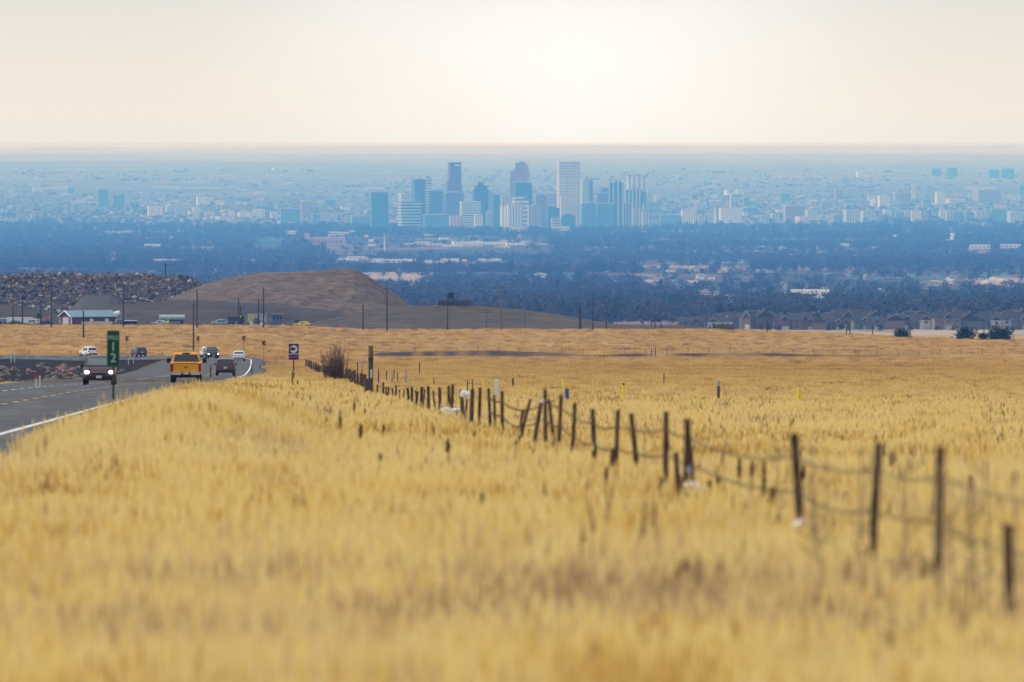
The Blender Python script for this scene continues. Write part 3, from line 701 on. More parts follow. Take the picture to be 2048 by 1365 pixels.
T(1120, 1150, 394, 29500, (.66, .60, .54), (.3, .28, .27), 'v', px_=6, duty=.3, label='beige finned tower directly in front of the tallest skyscraper', rot=5)
T(1122, 1150, 428, 29000, (.04, .13, .23), (.05, .15, .25), 'glass', label='low dark blue block with a turret before the tallest skyscraper', shape='crown', rot=5, cap=0)
T(1102, 1121, 437, 29000, (.6, .45, .45), GL, 'h', label='low pinkish office at the skyline foot left of the dark turret block', rot=12)
T(1161, 1185, 352, 30300, (.42, .52, .56), (.36, .46, .52), 'v', px_=9, label='pale blue glass tower with a rounded bright top, right of the tallest', shape='crown', rot=12, cap=0)
T(1178, 1186, 362, 30100, (.1, .2, .26), (.1, .2, .26), 'glass', label='narrow blue glass edge tower against the rounded-top tower', rot=5)
T(1162, 1192, 407, 29400, (.09, .22, .30), (.10, .2, .28), 'h', label='mid-blue office block below the rounded-top tower', rot=8)
T(1192, 1228, 408, 29500, (.09, .22, .29), (.11, .25, .32), 'h', label='wide teal office block left of the twin-ribbed tower', rot=6)
T(1190, 1222, 387, 30300, (.16, .22, .3), GL, 'grid', label='grey blue tower with a stepped top behind the wide teal office', shape='step', rot=14)
T(1200, 1222, 377, 30400, (.12, .22, .32), GL, 'v', label='blue slab rising left of the white-ribbed tower', rot=10)
T(1217, 1248, 365, 29900, (.05, .15, .2), (.64, .66, .7), 'v', px_=16, duty=.22, label='dark teal tower with white vertical ribs, right part of downtown', rot=8)
T(1254, 1290, 353, 30600, (.80, .74, .66), (.34, .38, .46), 'v', px_=17, duty=.5, label='cream slab with tall window bays, highest behind the right of downtown', rot=6)
T(1247, 1285, 380, 30000, (.56, .58, .55), (.07, .16, .21), 'v', px_=12, duty=.6, label='teal and white ribbed block in front of the cream bay-windowed slab', rot=10)
T(1284, 1292, 384, 30200, (.06, .2, .25), GL, 'v', label='thin teal tower on the right edge of the ribbed block', rot=5)
T(1245, 1264, 407, 29300, (.1, .16, .26), (.5, .42, .44), 'v', px_=9, duty=.3, label='slate blue apartment block with pinkish corner below the ribbed towers', rot=12)
T(1264, 1278, 417, 29200, TN, GL, 'grid', label='small tan block low between the right downtown towers', rot=12)
T(1283, 1300, 424, 29100, (.66, .54, .48), GL, 'v', px_=8, label='low cream arched-front block right of downtown', rot=12)
T(1285, 1319, 408, 29400, (.06, .18, .22), (.28, .42, .44), 'h', pz=22, duty=.85, label='wide teal office with a light frame at the right end of downtown', rot=5)
T(898, 924, 433, 28800, PK, (.3, .2, .24), 'v', px_=10, label='low pink brick block at the foot of the purple brown skyscraper', rot=10)
T(846, 897, 430, 28900, (.08, .22, .30), (.07, .2, .28), 'h', label='low wide blue block in front of the plain dark blue tower', rot=6)
T(948, 966, 430, 28900, (.66, .6, .56), GL, 'grid', label='small cream block right of the low pink brick block', rot=10)
T(972, 986, 424, 29000, (.3, .34, .42), GL, 'h', label='grey gabled block just left of the slim green blue tower', rot=10)
# helper for the rest
def blocks(rows, cls, wall, glass, kind, D=29300, **kw):
    for x0, x1, yt, yb in rows:
        Dd = D+random.uniform(-300, 300) if yb is None else float(np.interp(-yb, [-478, -463, -456, -440, -420, -395, -345, -320], [25000, 28000, 30000, 33000, 36000, 40000, 50000, 57000]))
        T(x0, x1, yt, Dd, wall, glass, kind, cls=cls, name='city_block', cat='building', rot=random.uniform(4, 22), group=cls[1], **kw)
blocks([(294, 326, 413, 433), (1362, 1391, 421, 448), (1755, 1780, 392, 420), (1822, 1843, 422, 447), (1878, 1889, 420, 444), (457, 470, 423, 440), (1823, 1832, 368, 398)], ('pale cream city block', 'cream city blocks'), (.80, .70, .54), (.42, .34, .28), 'v', px_=9)
blocks([(392, 416, 394, 412), (428, 450, 401, 412), (475, 505, 425, 437), (505, 525, 418, 437), (1438, 1483, 418, 446), (1448, 1488, 381, 392), (1712, 1728, 343, 354), (1728, 1742, 350, 355), (1735, 1750, 393, 402), (543, 576, 336, 343), (1900, 1930, 398, 406), (1870, 1890, 386, 413), (522, 530, 420, 430), (1550, 1566, 420, 430)], ('off-white flat-roofed block', 'off-white blocks'), (.78, .76, .70), (.36, .38, .42), 'grid', pz=9, px_=9)
blocks([(560, 601, 418, 449), (622, 640, 428, 446), (195, 216, 379, 420), (226, 249, 391, 420), (1484, 1514, 417, 434), (700, 742, 433, 452), (1637, 1680, 431, 446), (1980, 2012, 419, 447), (1862, 1882, 338, 352), (1893, 1915, 336, 352), (1976, 1998, 340, 356), (2003, 2028, 338, 356), (1318, 1360, 430, 448), (1560, 1580, 388, 405), (2038, 2050, 372, 390), (1485, 1500, 396, 415), (1905, 1925, 425, 446), (1686, 1712, 400, 410), (1930, 1945, 424, 447)], ('blue grey glass office block', 'blue grey office blocks'), (.10, .22, .27), (.14, .27, .33), 'v', px_=12)
blocks([(601, 622, 405, 440), (1566, 1610, 412, 445), (1945, 2002, 381, 404), (1668, 1686, 380, 402), (1640, 1662, 405, 420), (328, 340, 386, 402), (1785, 1822, 386, 412), (690, 700, 432, 447), (1755, 1768, 428, 446), (1840, 1858, 427, 448)], ('mauve brown brick block', 'mauve brick blocks'), (.36, .25, .27), (.20, .17, .2), 'v', px_=10)
blocks([(330, 350, 412, 430), (350, 372, 415, 432), (636, 660, 427, 445), (655, 676, 428, 444), (1396, 1412, 430, 447), (1412, 1436, 428, 447), (1520, 1540, 430, 445), (1540, 1560, 428, 444), (1610, 1636, 421, 447), (1686, 1720, 421, 447), (1720, 1752, 423, 446), (1890, 1908, 422, 446), (1945, 1980, 423, 447), (2014, 2048, 424, 448), (1740, 1800, 401, 414), (0, 38, 439, 452), (55, 63, 440, 450)], ('grey ribbed mid-rise block', 'grey mid-rises'), (.50, .50, .48), (.22, .28, .33), 'v', px_=10)
blocks([(1890, 1925, 399, 409), (820, 850, 438, 448), (770, 812, 440, 449), (927, 985, 441, 448), (540, 556, 425, 440), (1590, 1640, 434, 447), (430, 470, 434, 445), (1300, 1320, 440, 450), (375, 430, 424, 434), (1225, 1262, 442, 450), (1280, 1305, 440, 450), (1650, 1668, 432, 447)], ('low tan building below the skyline', 'low tan buildings'), (.66, .54, .42), (.42, .34, .3), 'h', pz=8)
for cls, wall, gl, kd, nn, sd in ((('cream city block', 'cream city blocks'), (.66, .58, .46), (.4, .34, .3), 'v', 16, 1), (('off-white flat-roofed block', 'off-white blocks'), (.66, .64, .60), (.34, .36, .4), 'grid', 18, 2), (('blue grey glass office block', 'blue grey office blocks'), (.11, .2, .26), (.15, .25, .31), 'h', 20, 3), (('mauve brown brick block', 'mauve brick blocks'), (.33, .23, .25), (.2, .17, .2), 'grid', 16, 4), (('grey ribbed mid-rise block', 'grey mid-rises'), (.42, .43, .43), (.22, .27, .32), 'v', 20, 5)):
    rr = random.Random(sd*9); rows_ = []
    for q in range(nn):
        x = rr.choice([rr.uniform(735, 1330), rr.uniform(735, 1330), rr.uniform(1330, 2048), rr.uniform(1330, 2048), rr.uniform(380, 740), rr.uniform(0, 400)])+q*.01; w_ = rr.uniform(8, 24); yb = rr.uniform(424, 448) if rr.random() < .75 else rr.uniform(385, 424); h_ = rr.uniform(5, 15)*(1.3 if 735 < x < 1330 else 1)
        rows_.append((x, x+w_, yb-h_, yb))
    blocks(rows_, cls, wall, gl, kd, pz=9, px_=9)
# low buildings and roofs scattered over the valley and the far plain
LOWC = {'white': (.85, .84, .80), 'cream': (.74, .64, .50), 'tan': (.5, .38, .28), 'teal': (.16, .3, .34), 'rose': (.55, .30, .27)}
lowmats = {k: mat('low_'+k, v, .7, .12, .05) for k, v in LOWC.items()}; rfm = {k: mat('roof_'+k, tuple(min(1, q*1.15) for q in v), .7, .1, .05) for k, v in LOWC.items()}
WINM = mat('far_windows', (.08, .1, .13), .4, 0)
def low(x, yb, w, h, c, gable=False, label=None, depth=.6, name='low_building'):
    D = float(np.interp(-yb, [-665, -652, -632, -612, -588, -556, -518, -478, -463, -456, -440, -395, -345, -312], [4400, 5200, 6500, 8000, 10000, 13000, 18000, 25000, 28000, 30000, 33000, 40000, 50000, 60000]))
    X = PX(x, D); W = w/F*D; H = h/F*D; dp = max(10, min(W*depth, 80)); z = G(X, D)
    LOWS.append((X, W, D, H))
    t = thing(name, label or 'x', 'building', (X, D, z), R(random.uniform(-8, 8)))
    MB().box((0, 0, H/2-1), (W, dp, H+2)).build('wall', lowmats[c], t)
    if gable: MB().prism([(-W*.52, H), (W*.52, H), (0, H+min(W*.25, H*.8))], -dp*.52, dp*.52).build('roof', rfm[c], t)
    else: MB().box((0, 0, H+.5), (W*1.01, dp*1.01, 1.0)).build('roof', rfm[c], t)
    if W > 25:
        b = MB(); k = int(W/9)
        for i in range(k): b.box((-W/2+(i+.5)*W/k, -dp/2-.05, H*.5), (W/k*.5, .2, H*.3))
        b.build('window_band', WINM, t)
    return t
low(1620, 598, 76, 17, 'white', label='long bright white warehouse low in the valley on the right', depth=.35, name='warehouse')
low(1626, 604, 48, 6, 'teal', label='low pale blue building just below the bright white warehouse')
low(1710, 592, 46, 5, 'teal', label='long grey green roofed building right of the bright white warehouse')
low(1421, 598, 50, 9, 'rose', label='long low brick building left of the white mast')
t = low(1137, 560, 22, 20, 'teal', label='dark teal water tank block among evergreens in mid valley')
low(227, 521, 9, 12, 'rose', label='small pinkish box tower above the rubble bank')
low(338, 528, 62, 4, 'cream', label='long pale pink roof above the rubble bank')
low(305, 496, 30, 3, 'white', label='thin white roof line above the rubble bank, left valley')
low(537, 495, 50, 10, 'teal', True, label='wide pale green rooftops on the left slope of the valley')
low(614, 486, 10, 18, 'rose', label='pinkish square tower left of the tall post, in the valley')
low(655, 494, 66, 16, 'rose', label='broad brick building in the left valley under the skyline')
low(583, 470, 22, 7, 'white', label='small white office with dark windows left below the skyline')
low(676, 471, 38, 6, 'cream', label='cream flat building below the left end of the skyline')
low(1037, 462, 34, 7, 'cream', label='cream apartment row below the ribbed white slab')
low(1122, 461, 34, 8, 'cream', label='cream dotted apartment row below the tallest skyscraper')
for cls, cc, L in (
    (('white roofed warehouse in the valley', 'white warehouses'), 'white', [(935, 497, 60, 4), (985, 499, 55, 5), (1030, 500, 36, 4), (1080, 493, 24, 3), (890, 485, 22, 4), (1052, 490, 20, 3), (1155, 493, 20, 2), (905, 502, 40, 3), (742, 488, 9, 4), (704, 466, 16, 3), (733, 474, 7, 3), (1135, 542, 10, 4), (760, 528, 30, 3), (695, 522, 40, 3), (820, 523, 24, 4), (980, 521, 44, 3), (805, 567, 40, 4), (840, 566, 22, 3), (985, 590, 24, 3), (1215, 548, 9, 4), (920, 538, 18, 2), (1250, 600, 14, 2), (1464, 610, 16, 5), (1900, 470, 24, 2)]),
    (('cream roofed building in the valley', 'cream valley buildings'), 'cream', [(844, 497, 32, 5), (870, 500, 30, 4), (818, 493, 22, 4), (1004, 504, 30, 3), (945, 502, 36, 4), (860, 472, 24, 2), (715, 520, 40, 6), (750, 524, 36, 5), (790, 530, 50, 6), (900, 524, 36, 6), (857, 535, 14, 8), (929, 540, 8, 14), (1075, 566, 34, 7), (1060, 562, 14, 8), (1340, 545, 20, 3), (1300, 560, 30, 4), (1410, 558, 40, 4), (1380, 562, 30, 3), (1310, 607, 12, 6), (1342, 606, 14, 7), (1175, 577, 20, 4), (1210, 580, 24, 4), (1250, 577, 26, 4), (1290, 579, 20, 4), (1960, 502, 40, 7), (2020, 500, 40, 7), (1690, 495, 16, 5), (1562, 600, 8, 6), (1635, 618, 24, 4)]),
    (('pale teal roofed house on the slope', 'teal roofed houses'), 'teal', [(1662, 556, 14, 4), (1685, 558, 12, 5), (1700, 560, 12, 5), (1715, 562, 12, 4), (1755, 563, 14, 4), (1815, 560, 14, 4), (1828, 564, 12, 5), (1843, 567, 14, 5), (1862, 565, 14, 5), (1880, 564, 14, 4), (1900, 568, 12, 5), (1875, 573, 16, 5), (1920, 566, 14, 4), (1945, 549, 14, 3), (1965, 550, 14, 4), (1980, 552, 16, 4), (2010, 558, 16, 4), (2030, 547, 14, 3), (1290, 556, 12, 4), (1320, 558, 12, 4), (1350, 562, 12, 4), (1230, 562, 12, 4), (1925, 620, 18, 6), (1706, 620, 20, 6), (1782, 622, 12, 6)]),
    (('small pale building above the suburb', 'small pale buildings'), 'white', [(1895, 570, 9, 6), (1902, 572, 10, 7), (1960, 571, 12, 6), (1970, 573, 12, 5), (1985, 569, 12, 5), (2000, 571, 12, 5), (1760, 583, 6, 8), (1770, 600, 6, 6), (1905, 484, 7, 12), (1790, 478, 6, 4), (1452, 603, 8, 7), (1540, 627, 6, 10), (1947, 612, 6, 9)]),
    (('pale roof on the far hazy plain', 'far plain roofs'), 'cream', [(110, 380, 56, 4), (22, 383, 14, 2), (75, 366, 16, 3), (95, 366, 14, 2), (120, 367, 12, 2), (25, 344, 16, 2), (115, 344, 20, 3), (330, 378, 60, 2), (400, 380, 90, 2), (485, 384, 18, 2), (575, 372, 22, 2), (650, 362, 20, 2), (705, 371, 30, 2), (640, 337, 22, 2), (860, 362, 40, 2), (790, 363, 30, 2), (830, 337, 30, 2), (1250, 343, 24, 2), (1290, 353, 20, 2), (1345, 356, 26, 3), (1390, 355, 30, 2), (1420, 368, 50, 3), (1580, 355, 40, 2), (1690, 350, 20, 3), (1640, 355, 20, 2), (1790, 343, 50, 2), (1820, 357, 20, 2), (1953, 317, 32, 2), (1950, 361, 40, 2), (2000, 360, 30, 2), (160, 408, 20, 4), (190, 410, 24, 4), (30, 416, 24, 2), (180, 398, 10, 4), (1550, 400, 24, 3), (1500, 402, 20, 4), (1600, 396, 12, 4), (1625, 410, 20, 8), (1960, 383, 60, 3), (1390, 408, 20, 6), (1430, 407, 22, 4), (750, 382, 34, 3), (660, 408, 14, 3), (640, 407, 12, 3), (700, 412, 14, 2), (520, 402, 20, 3), (560, 436, 16, 4), (480, 411, 24, 4), (350, 405, 14, 3), (360, 420, 20, 3), (520, 388, 16, 2)])):
    for x, yb, w, h in L:
        t = low(x, yb, w, h, cc, gable=(cc == 'teal')); classed(t, cls, x); t['group'] = cls[1]
def mast(x, yt, D, label, r=.8, m=None, cat='mast', name='mast'):
    p = GP(x, D); H = PZ(yt, D)-p.z; t = thing(name, label, cat, p)
    MB().tube((0, 0, -1), (0, 0, H), r, r*.6, 8).build('shaft', m or mat('mast_white', (.75, .74, .72), .6, .1, .3), t)
    MB().box((0, 0, H-r*2), (r*3, r*3, r*3)).build('antenna_cluster', mat('mast_grey', (.4, .4, .4), .6, .1, .3), t)
mast(1570, 570, 9500, 'thin white mast left of the long bright white warehouse', 1.5)
mast(769, 468, 20000, 'thin pale mast in the left valley below the skyline', 1.6)
mast(1461, 378, 33000, 'thin pale chimney among the buildings right of downtown', 4)
mast(1430, 408, 31000, 'second thin pale chimney low among the buildings right of downtown', 3.5)
t = thing('billboard', 'pale billboard on a tall pole in the left valley', 'billboard', GP(744, 19000))
MB().tube((0, 0, 0), (0, 0, 24), .9).build('pole', mat('mast_grey', (.4, .4, .4)), t); MB().box((0, -1.5, 25), (16, 1.5, 5)).build('panel', mat('mast_white', (.75, .74, .72)), t)

# ------------------------------------------------------------------ suburb houses
HW = [('brown', (.11, .075, .06)), ('brick', (.15, .06, .05)), ('white', (.46, .46, .46)), ('grey', (.13, .125, .13)), ('tan', (.22, .16, .12))]
HR = mat('shingle_roof', (.04, .032, .03), .9, .4, .3); TRIM = mat('house_trim', (.36, .34, .32), .6, .1, 1)
def house(kind, seed):
    nm, c = HW[kind]; r = random.Random(seed); t = thing('house', 'x', 'house')
    w, d, h = r.uniform(13, 16), 11, 5.6; wm = mat('siding_'+nm, c, .8, .15, 1)
    MB().box((0, 0, h/2-1), (w, d, h+2)).build('wall', wm, t)
    rf = MB().prism([(-d/2-.6, h), (d/2+.6, h), (0, h+3.2)], -w/2-.5, w/2+.5); me = rf
    for i, v in enumerate(rf.v): rf.v[i] = (v[1], v[0], v[2])
    rf.f = [f[::-1] for f in rf.f]
    ro = rf.build('roof', HR, t)
    gx = r.uniform(-w*.25, w*.25)
    MB().box((gx, -d/2-1.2, h/2-1), (5.2, 2.4, h+2)).build('gable_wing', wm, t)
    MB().prism([(gx-3.1, h), (gx+3.1, h), (gx, h+2.6)], -d/2-2.9, -1).build('gable_roof', HR, t)
    fr = MB()
    for s in (-1, 1): fr.tube((gx+s*3.1, -d/2-2.95, h), (gx, -d/2-2.95, h+2.6), .13, n=4)
    fr.build('bargeboard', TRIM, t)
    for zz in (1.6, 4.3):
        for xx in (-w*.38, -w*.12, w*.14, w*.38):
            if abs(xx-gx) < 3.3: continue
            wn = MB().box((xx, -d/2-.06, zz), (1.5, .1, 1.4)).build('window', WINM, t)
            MB().box((xx, -d/2-.05, zz+.78), (1.8, .14, .16)).box((xx, -d/2-.05, zz-.78), (1.8, .14, .16)).build('window_trim', TRIM, wn)
    MB().box((gx, -d/2-2.46, 4.2), (1.8, .1, 1.5)).build('window', WINM, t); MB().box((gx, -d/2-2.46, 1.1), (3.6, .1, 2.2)).build('garage_door', TRIM, t)
    MB().box((w*.3, 1.5, h+3), (1, 1, 2.2)).build('chimney', wm, ro)
    return proto(t)
hp = [house(k, 40+k) for k in range(5)]; first = [True]*5
hx = [(1440, 2), (1478, 3), (1512, 0), (1545, 4), (1585, 1), (1614, 1), (1650, 0), (1690, 0), (1722, 3), (1752, 3), (1784, 4), (1812, 0), (1842, 0), (1868, 2), (1892, 4), (1925, 0), (1955, 3), (1980, 0), (2010, 2), (2040, 3), (2075, 0), (1385, 0)]
HCLS = {k: ('%s two-storey house in the suburb' % HW[k][0], '%s suburb houses' % HW[k][0]) for k in range(5)}
allh = [(x, k, 4750+random.uniform(-60, 60)) for x, k in hx]+[(x+16, random.choice([0, 0, 3, 1, 4]), 4960+random.uniform(-40, 60)) for x, k in hx]+[(x, random.choice([0, 3, 4]), 5200) for x in (1600, 1660, 1740, 1830, 1900, 1990, 2030)]
for x, k, D in allh:
    p = GP(x, D); rz = R((0 if k == 2 else random.choice([0, 0, 75, -70, 20]))+random.uniform(-18, 18)); sc_h = random.uniform(.75, 1.05)
    if first[k]: o = hp[k]; o.location = p; o.rotation_euler = (0, 0, rz); first[k] = False
    else: o = dup(hp[k], p, rz)
    o.scale = (sc_h, sc_h, sc_h*random.uniform(.85, 1.15)); o['group'] = 'suburb houses'; classed(o, HCLS[k], x+D*1e-4)
# yard evergreens by the houses
CY = ('dark evergreen before the suburb houses', 'suburb evergreens')
for k, (x, h) in enumerate([(1420, 12), (1522, 13), (1538, 14), (1555, 12), (1657, 12), (1683, 13), (1697, 14), (1760, 12), (1820, 15), (1875, 10), (1905, 8), (1985, 10), (2025, 10)]):
    D = 4600; classed(evergreen('', GP(x, D), h/F*D, 11/F*D, k % 2 == 0, 1300+k, group='suburb evergreens', faces=300), CY, x)

# clearings and housing seen as horizontal bands
nT = 52000
nF = 15000
YB = [300, 312, 345, 395, 440, 456, 463, 478, 518, 556, 588, 612, 632, 652]; DB = [64000, 60000, 50000, 40000, 33000, 30000, 28000, 25000, 18000, 13000, 10000, 8000, 6500, 5200]
Dt = np.concatenate([np.interp(rng.uniform(452, 652, nT), YB, DB), np.interp(rng.uniform(300, 456, nF), YB, DB)])
nT = nT+nF; ut = rng.uniform(-180, 2230, nT)
keep = rng.random(nT) < np.interp(Dt, [5000, 8000, 13000, 30000, 33500, 38000, 60000], [.30, .6, .85, 1, .8, .0, .0])
clear = vnoise(ut*Dt/F, Dt*.4, 420, 61)+.6*vnoise(ut*Dt/F, Dt*.5, 150, 62)
yt_ = np.interp(Dt, T_R[:, 0], T_R[:, 1])
band = ((yt_ > 478) & (yt_ < 520) & (ut > 650) & (ut < 1100))|((yt_ > 545) & (yt_ < 600) & (ut > 1280))|((yt_ > 525) & (yt_ < 545) & (ut > 650) & (ut < 1500))
keep &= ((clear > -.20) & ~band) | (rng.random(nT) < .10)
for Xb, Wb_, Db_, Hb in LOWS:
    sl = abs(G(Xb, Db_)/Db_); reach = 17/sl
    keep &= ~((np.abs((ut-1024)/F*Dt-Xb*Dt/Db_) < Wb_/2+3) & (Dt > Db_-reach) & (Dt < Db_+20))
ut, Dt = ut[keep], Dt[keep]; Xt = (ut-1024)/F*Dt; zt_ = ground(Xt, Dt); n = len(Xt)
ix = np.where(rng.random(n) < .84, rng.integers(0, 5, n), 5+rng.integers(0, 3, n))
sc = rng.uniform(.55, 1.5, n)*np.interp(Dt, [32000, 45000], [1, .75])*np.interp(Dt, [5000, 9000, 30000], [.8, 1, 1.25])
srt = sorted(tw+ev, key=lambda o: o.name)                # collection info orders by name
order = {o.name: k for k, o in enumerate(srt)}
remap = np.array([order[o.name] for o in tw+ev])
scatter('woodland', np.stack([Xt, Dt, zt_-.3], 1), np.stack([0*sc, 0*sc, rng.uniform(0, 6.28, n)], 1), np.stack([sc*1.15, sc*1.15, sc], 1), remap[ix], tw+ev,
        'bare winter treetops and dark evergreens covering the wide hazy valley', 'woodland')

# thousands of small roofs and walls spread through the suburbs, past counting
sb = []
for k, c in enumerate([(.34, .30, .25), (.50, .47, .43), (.16, .15, .15), (.26, .19, .16), (.13, .16, .18), (.28, .24, .19)]):
    me = MB().box((0, 0, .45), (1, .8, 1)).prism([(-.54, .95), (.54, .95), (0, 1.3)], -.43, .43).mesh('suburb_building'); me.materials.append(mat('suburb_tone_%d' % k, c, .8, .15, .5)); sb.append(bpy.data.objects.new('suburb_building_%d' % k, me))
nS = 7600
yS = np.concatenate([340+118*rng.random(4600)**.65, rng.uniform(420, 453, 2400), rng.uniform(462, 625, nS-7000)]); DS = np.interp(yS, YB, DB); uS = rng.uniform(-100, 2150, nS); XS = (uS-1024)/F*DS
pt = vnoise(XS, DS*.3, 600, 71)+.6*vnoise(XS, DS*.4, 200, 72)
kS = (pt > .02) | (rng.random(nS) < .12) | ((yS < 440) & (yS > 385) & (rng.random(nS) < .5)); XS, DS = XS[kS], DS[kS]; nS = len(XS)
wS = rng.lognormal(2.75, .42, nS)*np.interp(DS, [5000, 15000, 30000, 60000], [.55, .75, 1.0, 1.1]); hS = rng.uniform(3, 7, nS)*np.interp(DS, [5000, 30000, 60000], [.8, 1.2, 1.3])
lift = np.where(DS < 30000, 2.5, 0)
scatter('suburb', np.stack([XS, DS, ground(XS, DS)+lift], 1), np.stack([0*wS, 0*wS, rng.uniform(-.5, .5, nS)], 1), np.stack([wS, wS, hS], 1), rng.integers(0, 6, nS), sb,
        'countless small pale and dark roofs scattered through the trees around the skyline', 'suburb')

# ------------------------------------------------------------------ utility poles
WOOD = mat('weathered_wood', (.028, .02, .017), .9, .35, 1.5, col2=(.05, .038, .03)); WOODB = mat('dark_post_wood', (.022, .013, .010), .9, .35, 6, col2=(.085, .055, .042), detail=6)
GLZ = mat('insulator', (.3, .3, .3), .4, 0)
def pole(x, yt, D, label, arms=0, lean=0, r=.25, wood=None, z0=None):
    p = GP(x, D)
    if z0 is not None: p.z = PZ(z0, D)
    H = PZ(yt, D)-p.z; t = thing('utility_pole', label, 'utility pole', p, R(random.uniform(-20, 20)))
    MB().tube((0, 0, -.5), (lean, 0, H), r, r*.65, 10).build('pole', wood or WOOD, t)
    for k in range(arms):
        zz = H-.5-1.2*k; a = MB().box((lean, -.2, zz), (2.6, .12, .14)); a.build('crossarm', WOOD, t)
        b = MB()
        for s in (-1.15, -.5, .5, 1.15): b.tube((lean+s, -.2, zz+.07), (lean+s, -.2, zz+.3), .06, .04, 6)
        b.build('insulators', GLZ, t)
    return t
CPL = ('dark utility pole before the rubble bank', 'rubble bank poles')
CPM = ('dark utility pole before the gravel mound', 'gravel mound poles')
CPR = ('bare pole right of the domed hill', 'bare field-edge poles')
for x, yt, D in [(103, 565, 2420), (45, 600, 2560), (26, 614, 2570), (82, 600, 2560), (247, 567, 2450)]:
    classed(pole(x, yt, D, 'x'), CPL, x)
pole(167, 622, 2180, 'wooden pole in the golden field overlapping the red barn', 0)
pole(331, 527, 3230, 'pole standing on top of the rubble bank', 1, z0=558, r=.25)
for x, yt, D in [(394, 580, 2420), (477, 598, 2560), (481, 612, 2560), (517, 597, 2560), (527, 576, 2440)]: classed(pole(x, yt, D, 'x'), CPM, x)
pole(387, 606, 1760, 'closest tall utility pole, its foot beside the road behind the orange pickup', r=.17)
pole(726, 609, 2490, 'short pole with a small transformer in front of the gravel mound'); t = pole(774, 573, 2470, 'tall pole with a crossarm at the right foot of the gravel mound', 1)
pole(895, 587, 2530, 'dark pole rising past the fenced platform on the domed hill', r=.2)
pole(973, 622, 2520, 'grey T-shaped pole left of the tall crossarm pole', 1, r=.12)
pole(1002, 571, 2490, 'tall wooden pole with double crossarms in front of the domed hill', 2, r=.26, wood=mat('red_brown_pole', (.14, .09, .07), .9, .3, 2))
pole(1050, 628, 2520, 'thin pole just right of the tall crossarm pole', r=.1)
for x, yt, D in [(1159, 609, 2500), (1161.6, 607, 2500), (1186, 589, 2500), (1213, 612, 2500), (1310, 632, 2520), (1322, 640, 2500), (1534, 640, 2480)]:
    classed(pole(x, yt, D, 'x', r=.2), CPR, x)
CPF = ('pole along the pale meadow', 'pale meadow poles')
for x, yt, D in [(1693, 641, 2500), (1700, 641, 2500), (1745, 648, 2500), (1820, 648, 2550), (1968, 645, 2600)]: classed(pole(x, yt, D, 'x', r=.16), CPF, x)
MB_ = MB(); 
# ------------------------------------------------------------------ things by the quarry
RED = mat('barn_red', (.17, .035, .035), .8, .2, .8); BLUER = mat('barn_roof', (.16, .26, .32), .5, .1, .5); WHT = mat('white_metal', (.72, .73, .74), .5, .08, .8); DKM = mat('dark_metal', (.02, .022, .026), .6, .2, 1)
CREAMW = mat('cream_wall', (.55, .50, .40), .8, .1, .6)
D = 2700; s = D/F; p = GP(176, D)
t = thing('barn', 'dark red barn with a pale blue metal roof beside the highway', 'barn', p, R(28))
Lb, Wb, h, hr = 92*s/math.cos(R(28))*.93, 40*s/math.sin(R(28))*.62, 16*s, 27*s
MB().box((0, 0, h/2-.5), (Lb, Wb, h+1)).build('wall', RED, t)
b = MB().prism([(-Wb/2, h-.02), (Wb/2, h-.02), (0, hr-.15)], -Lb/2+.02, Lb/2-.02); b.v = [(v[1], v[0], v[2]) for v in b.v]; b.f = [f[::-1] for f in b.f]; b.build('gable_wall', RED, t)
b = MB()
b.add([(-Lb/2-.5, -Wb/2-.5, h-.25), (Lb/2+.5, -Wb/2-.5, h-.25), (Lb/2+.5, 0, hr), (-Lb/2-.5, 0, hr), (-Lb/2-.5, Wb/2+.5, h-.25), (Lb/2+.5, Wb/2+.5, h-.25)], [(0, 1, 2, 3), (3, 2, 5, 4)])
b.add([(-Lb/2-.5, -Wb/2-.5, h-.05), (Lb/2+.5, -Wb/2-.5, h-.05), (Lb/2+.5, 0, hr+.2), (-Lb/2-.5, 0, hr+.2), (-Lb/2-.5, Wb/2+.5, h-.05), (Lb/2+.5, Wb/2+.5, h-.05)], [(0, 1, 2, 3), (3, 2, 5, 4)])
b.build('roof', BLUER, t)
MB().box((-Lb/2-.06, 0, h*.45), (.1, Wb*.52, h*.9)).build('door', mat('barn_door', (.38, .42, .5), .6, .1, 1), t)
b = MB()
for y in (-Wb/2, Wb/2): b.box((-Lb/2-.08, y, h/2), (.25, .3, h))
b.tube((-Lb/2-.55, -Wb/2-.5, h-.1), (-Lb/2-.55, 0, hr+.1), .18).tube((-Lb/2-.55, Wb/2+.5, h-.1), (-Lb/2-.55, 0, hr+.1), .18); b.build('trim', WHT, t)
for xx in (-.05, .3): MB().box((Lb*xx, -Wb/2-.05, h*.55), (1.1, .1, 1.0)).build('window', WHT, t)
p = GP(194, 2640); MB().box((0, 0, .45), (62*2640/F, .4, 1.3)).build('low_wall', CREAMW, None, loc=p); tag(bpy.data.objects['low_wall'], 'low cream wall in front of the red barn', 'wall')
def trailer(x, D, w, h, label, m, rz=0, name='trailer'):
    t = thing(name, label, 'trailer', GP(x, D), R(rz)); W = w*D/F; H = h*D/F
    MB().box((0, 0, H*.6), (W, 2.6, H*.78)).build('box', m, t)
    b = MB()
    for s_ in (-.38, -.3, .38): b.tube((W*s_, -1.3, .45), (W*s_, -.9, .45), .45, n=12)
    b.build('wheels', DKM, t); MB().box((0, 0, H*.6+H*.4), (W*1.01, 2.65, .15)).build('roof', WHT, t)
    return t
trailer(40, 2700, 52, 14, 'long white box trailer left of the yellow loader', WHT)
trailer(6, 2720, 14, 12, 'white trailer with dark side at the far left edge', mat('grey_blue', (.2, .24, .3), .6))
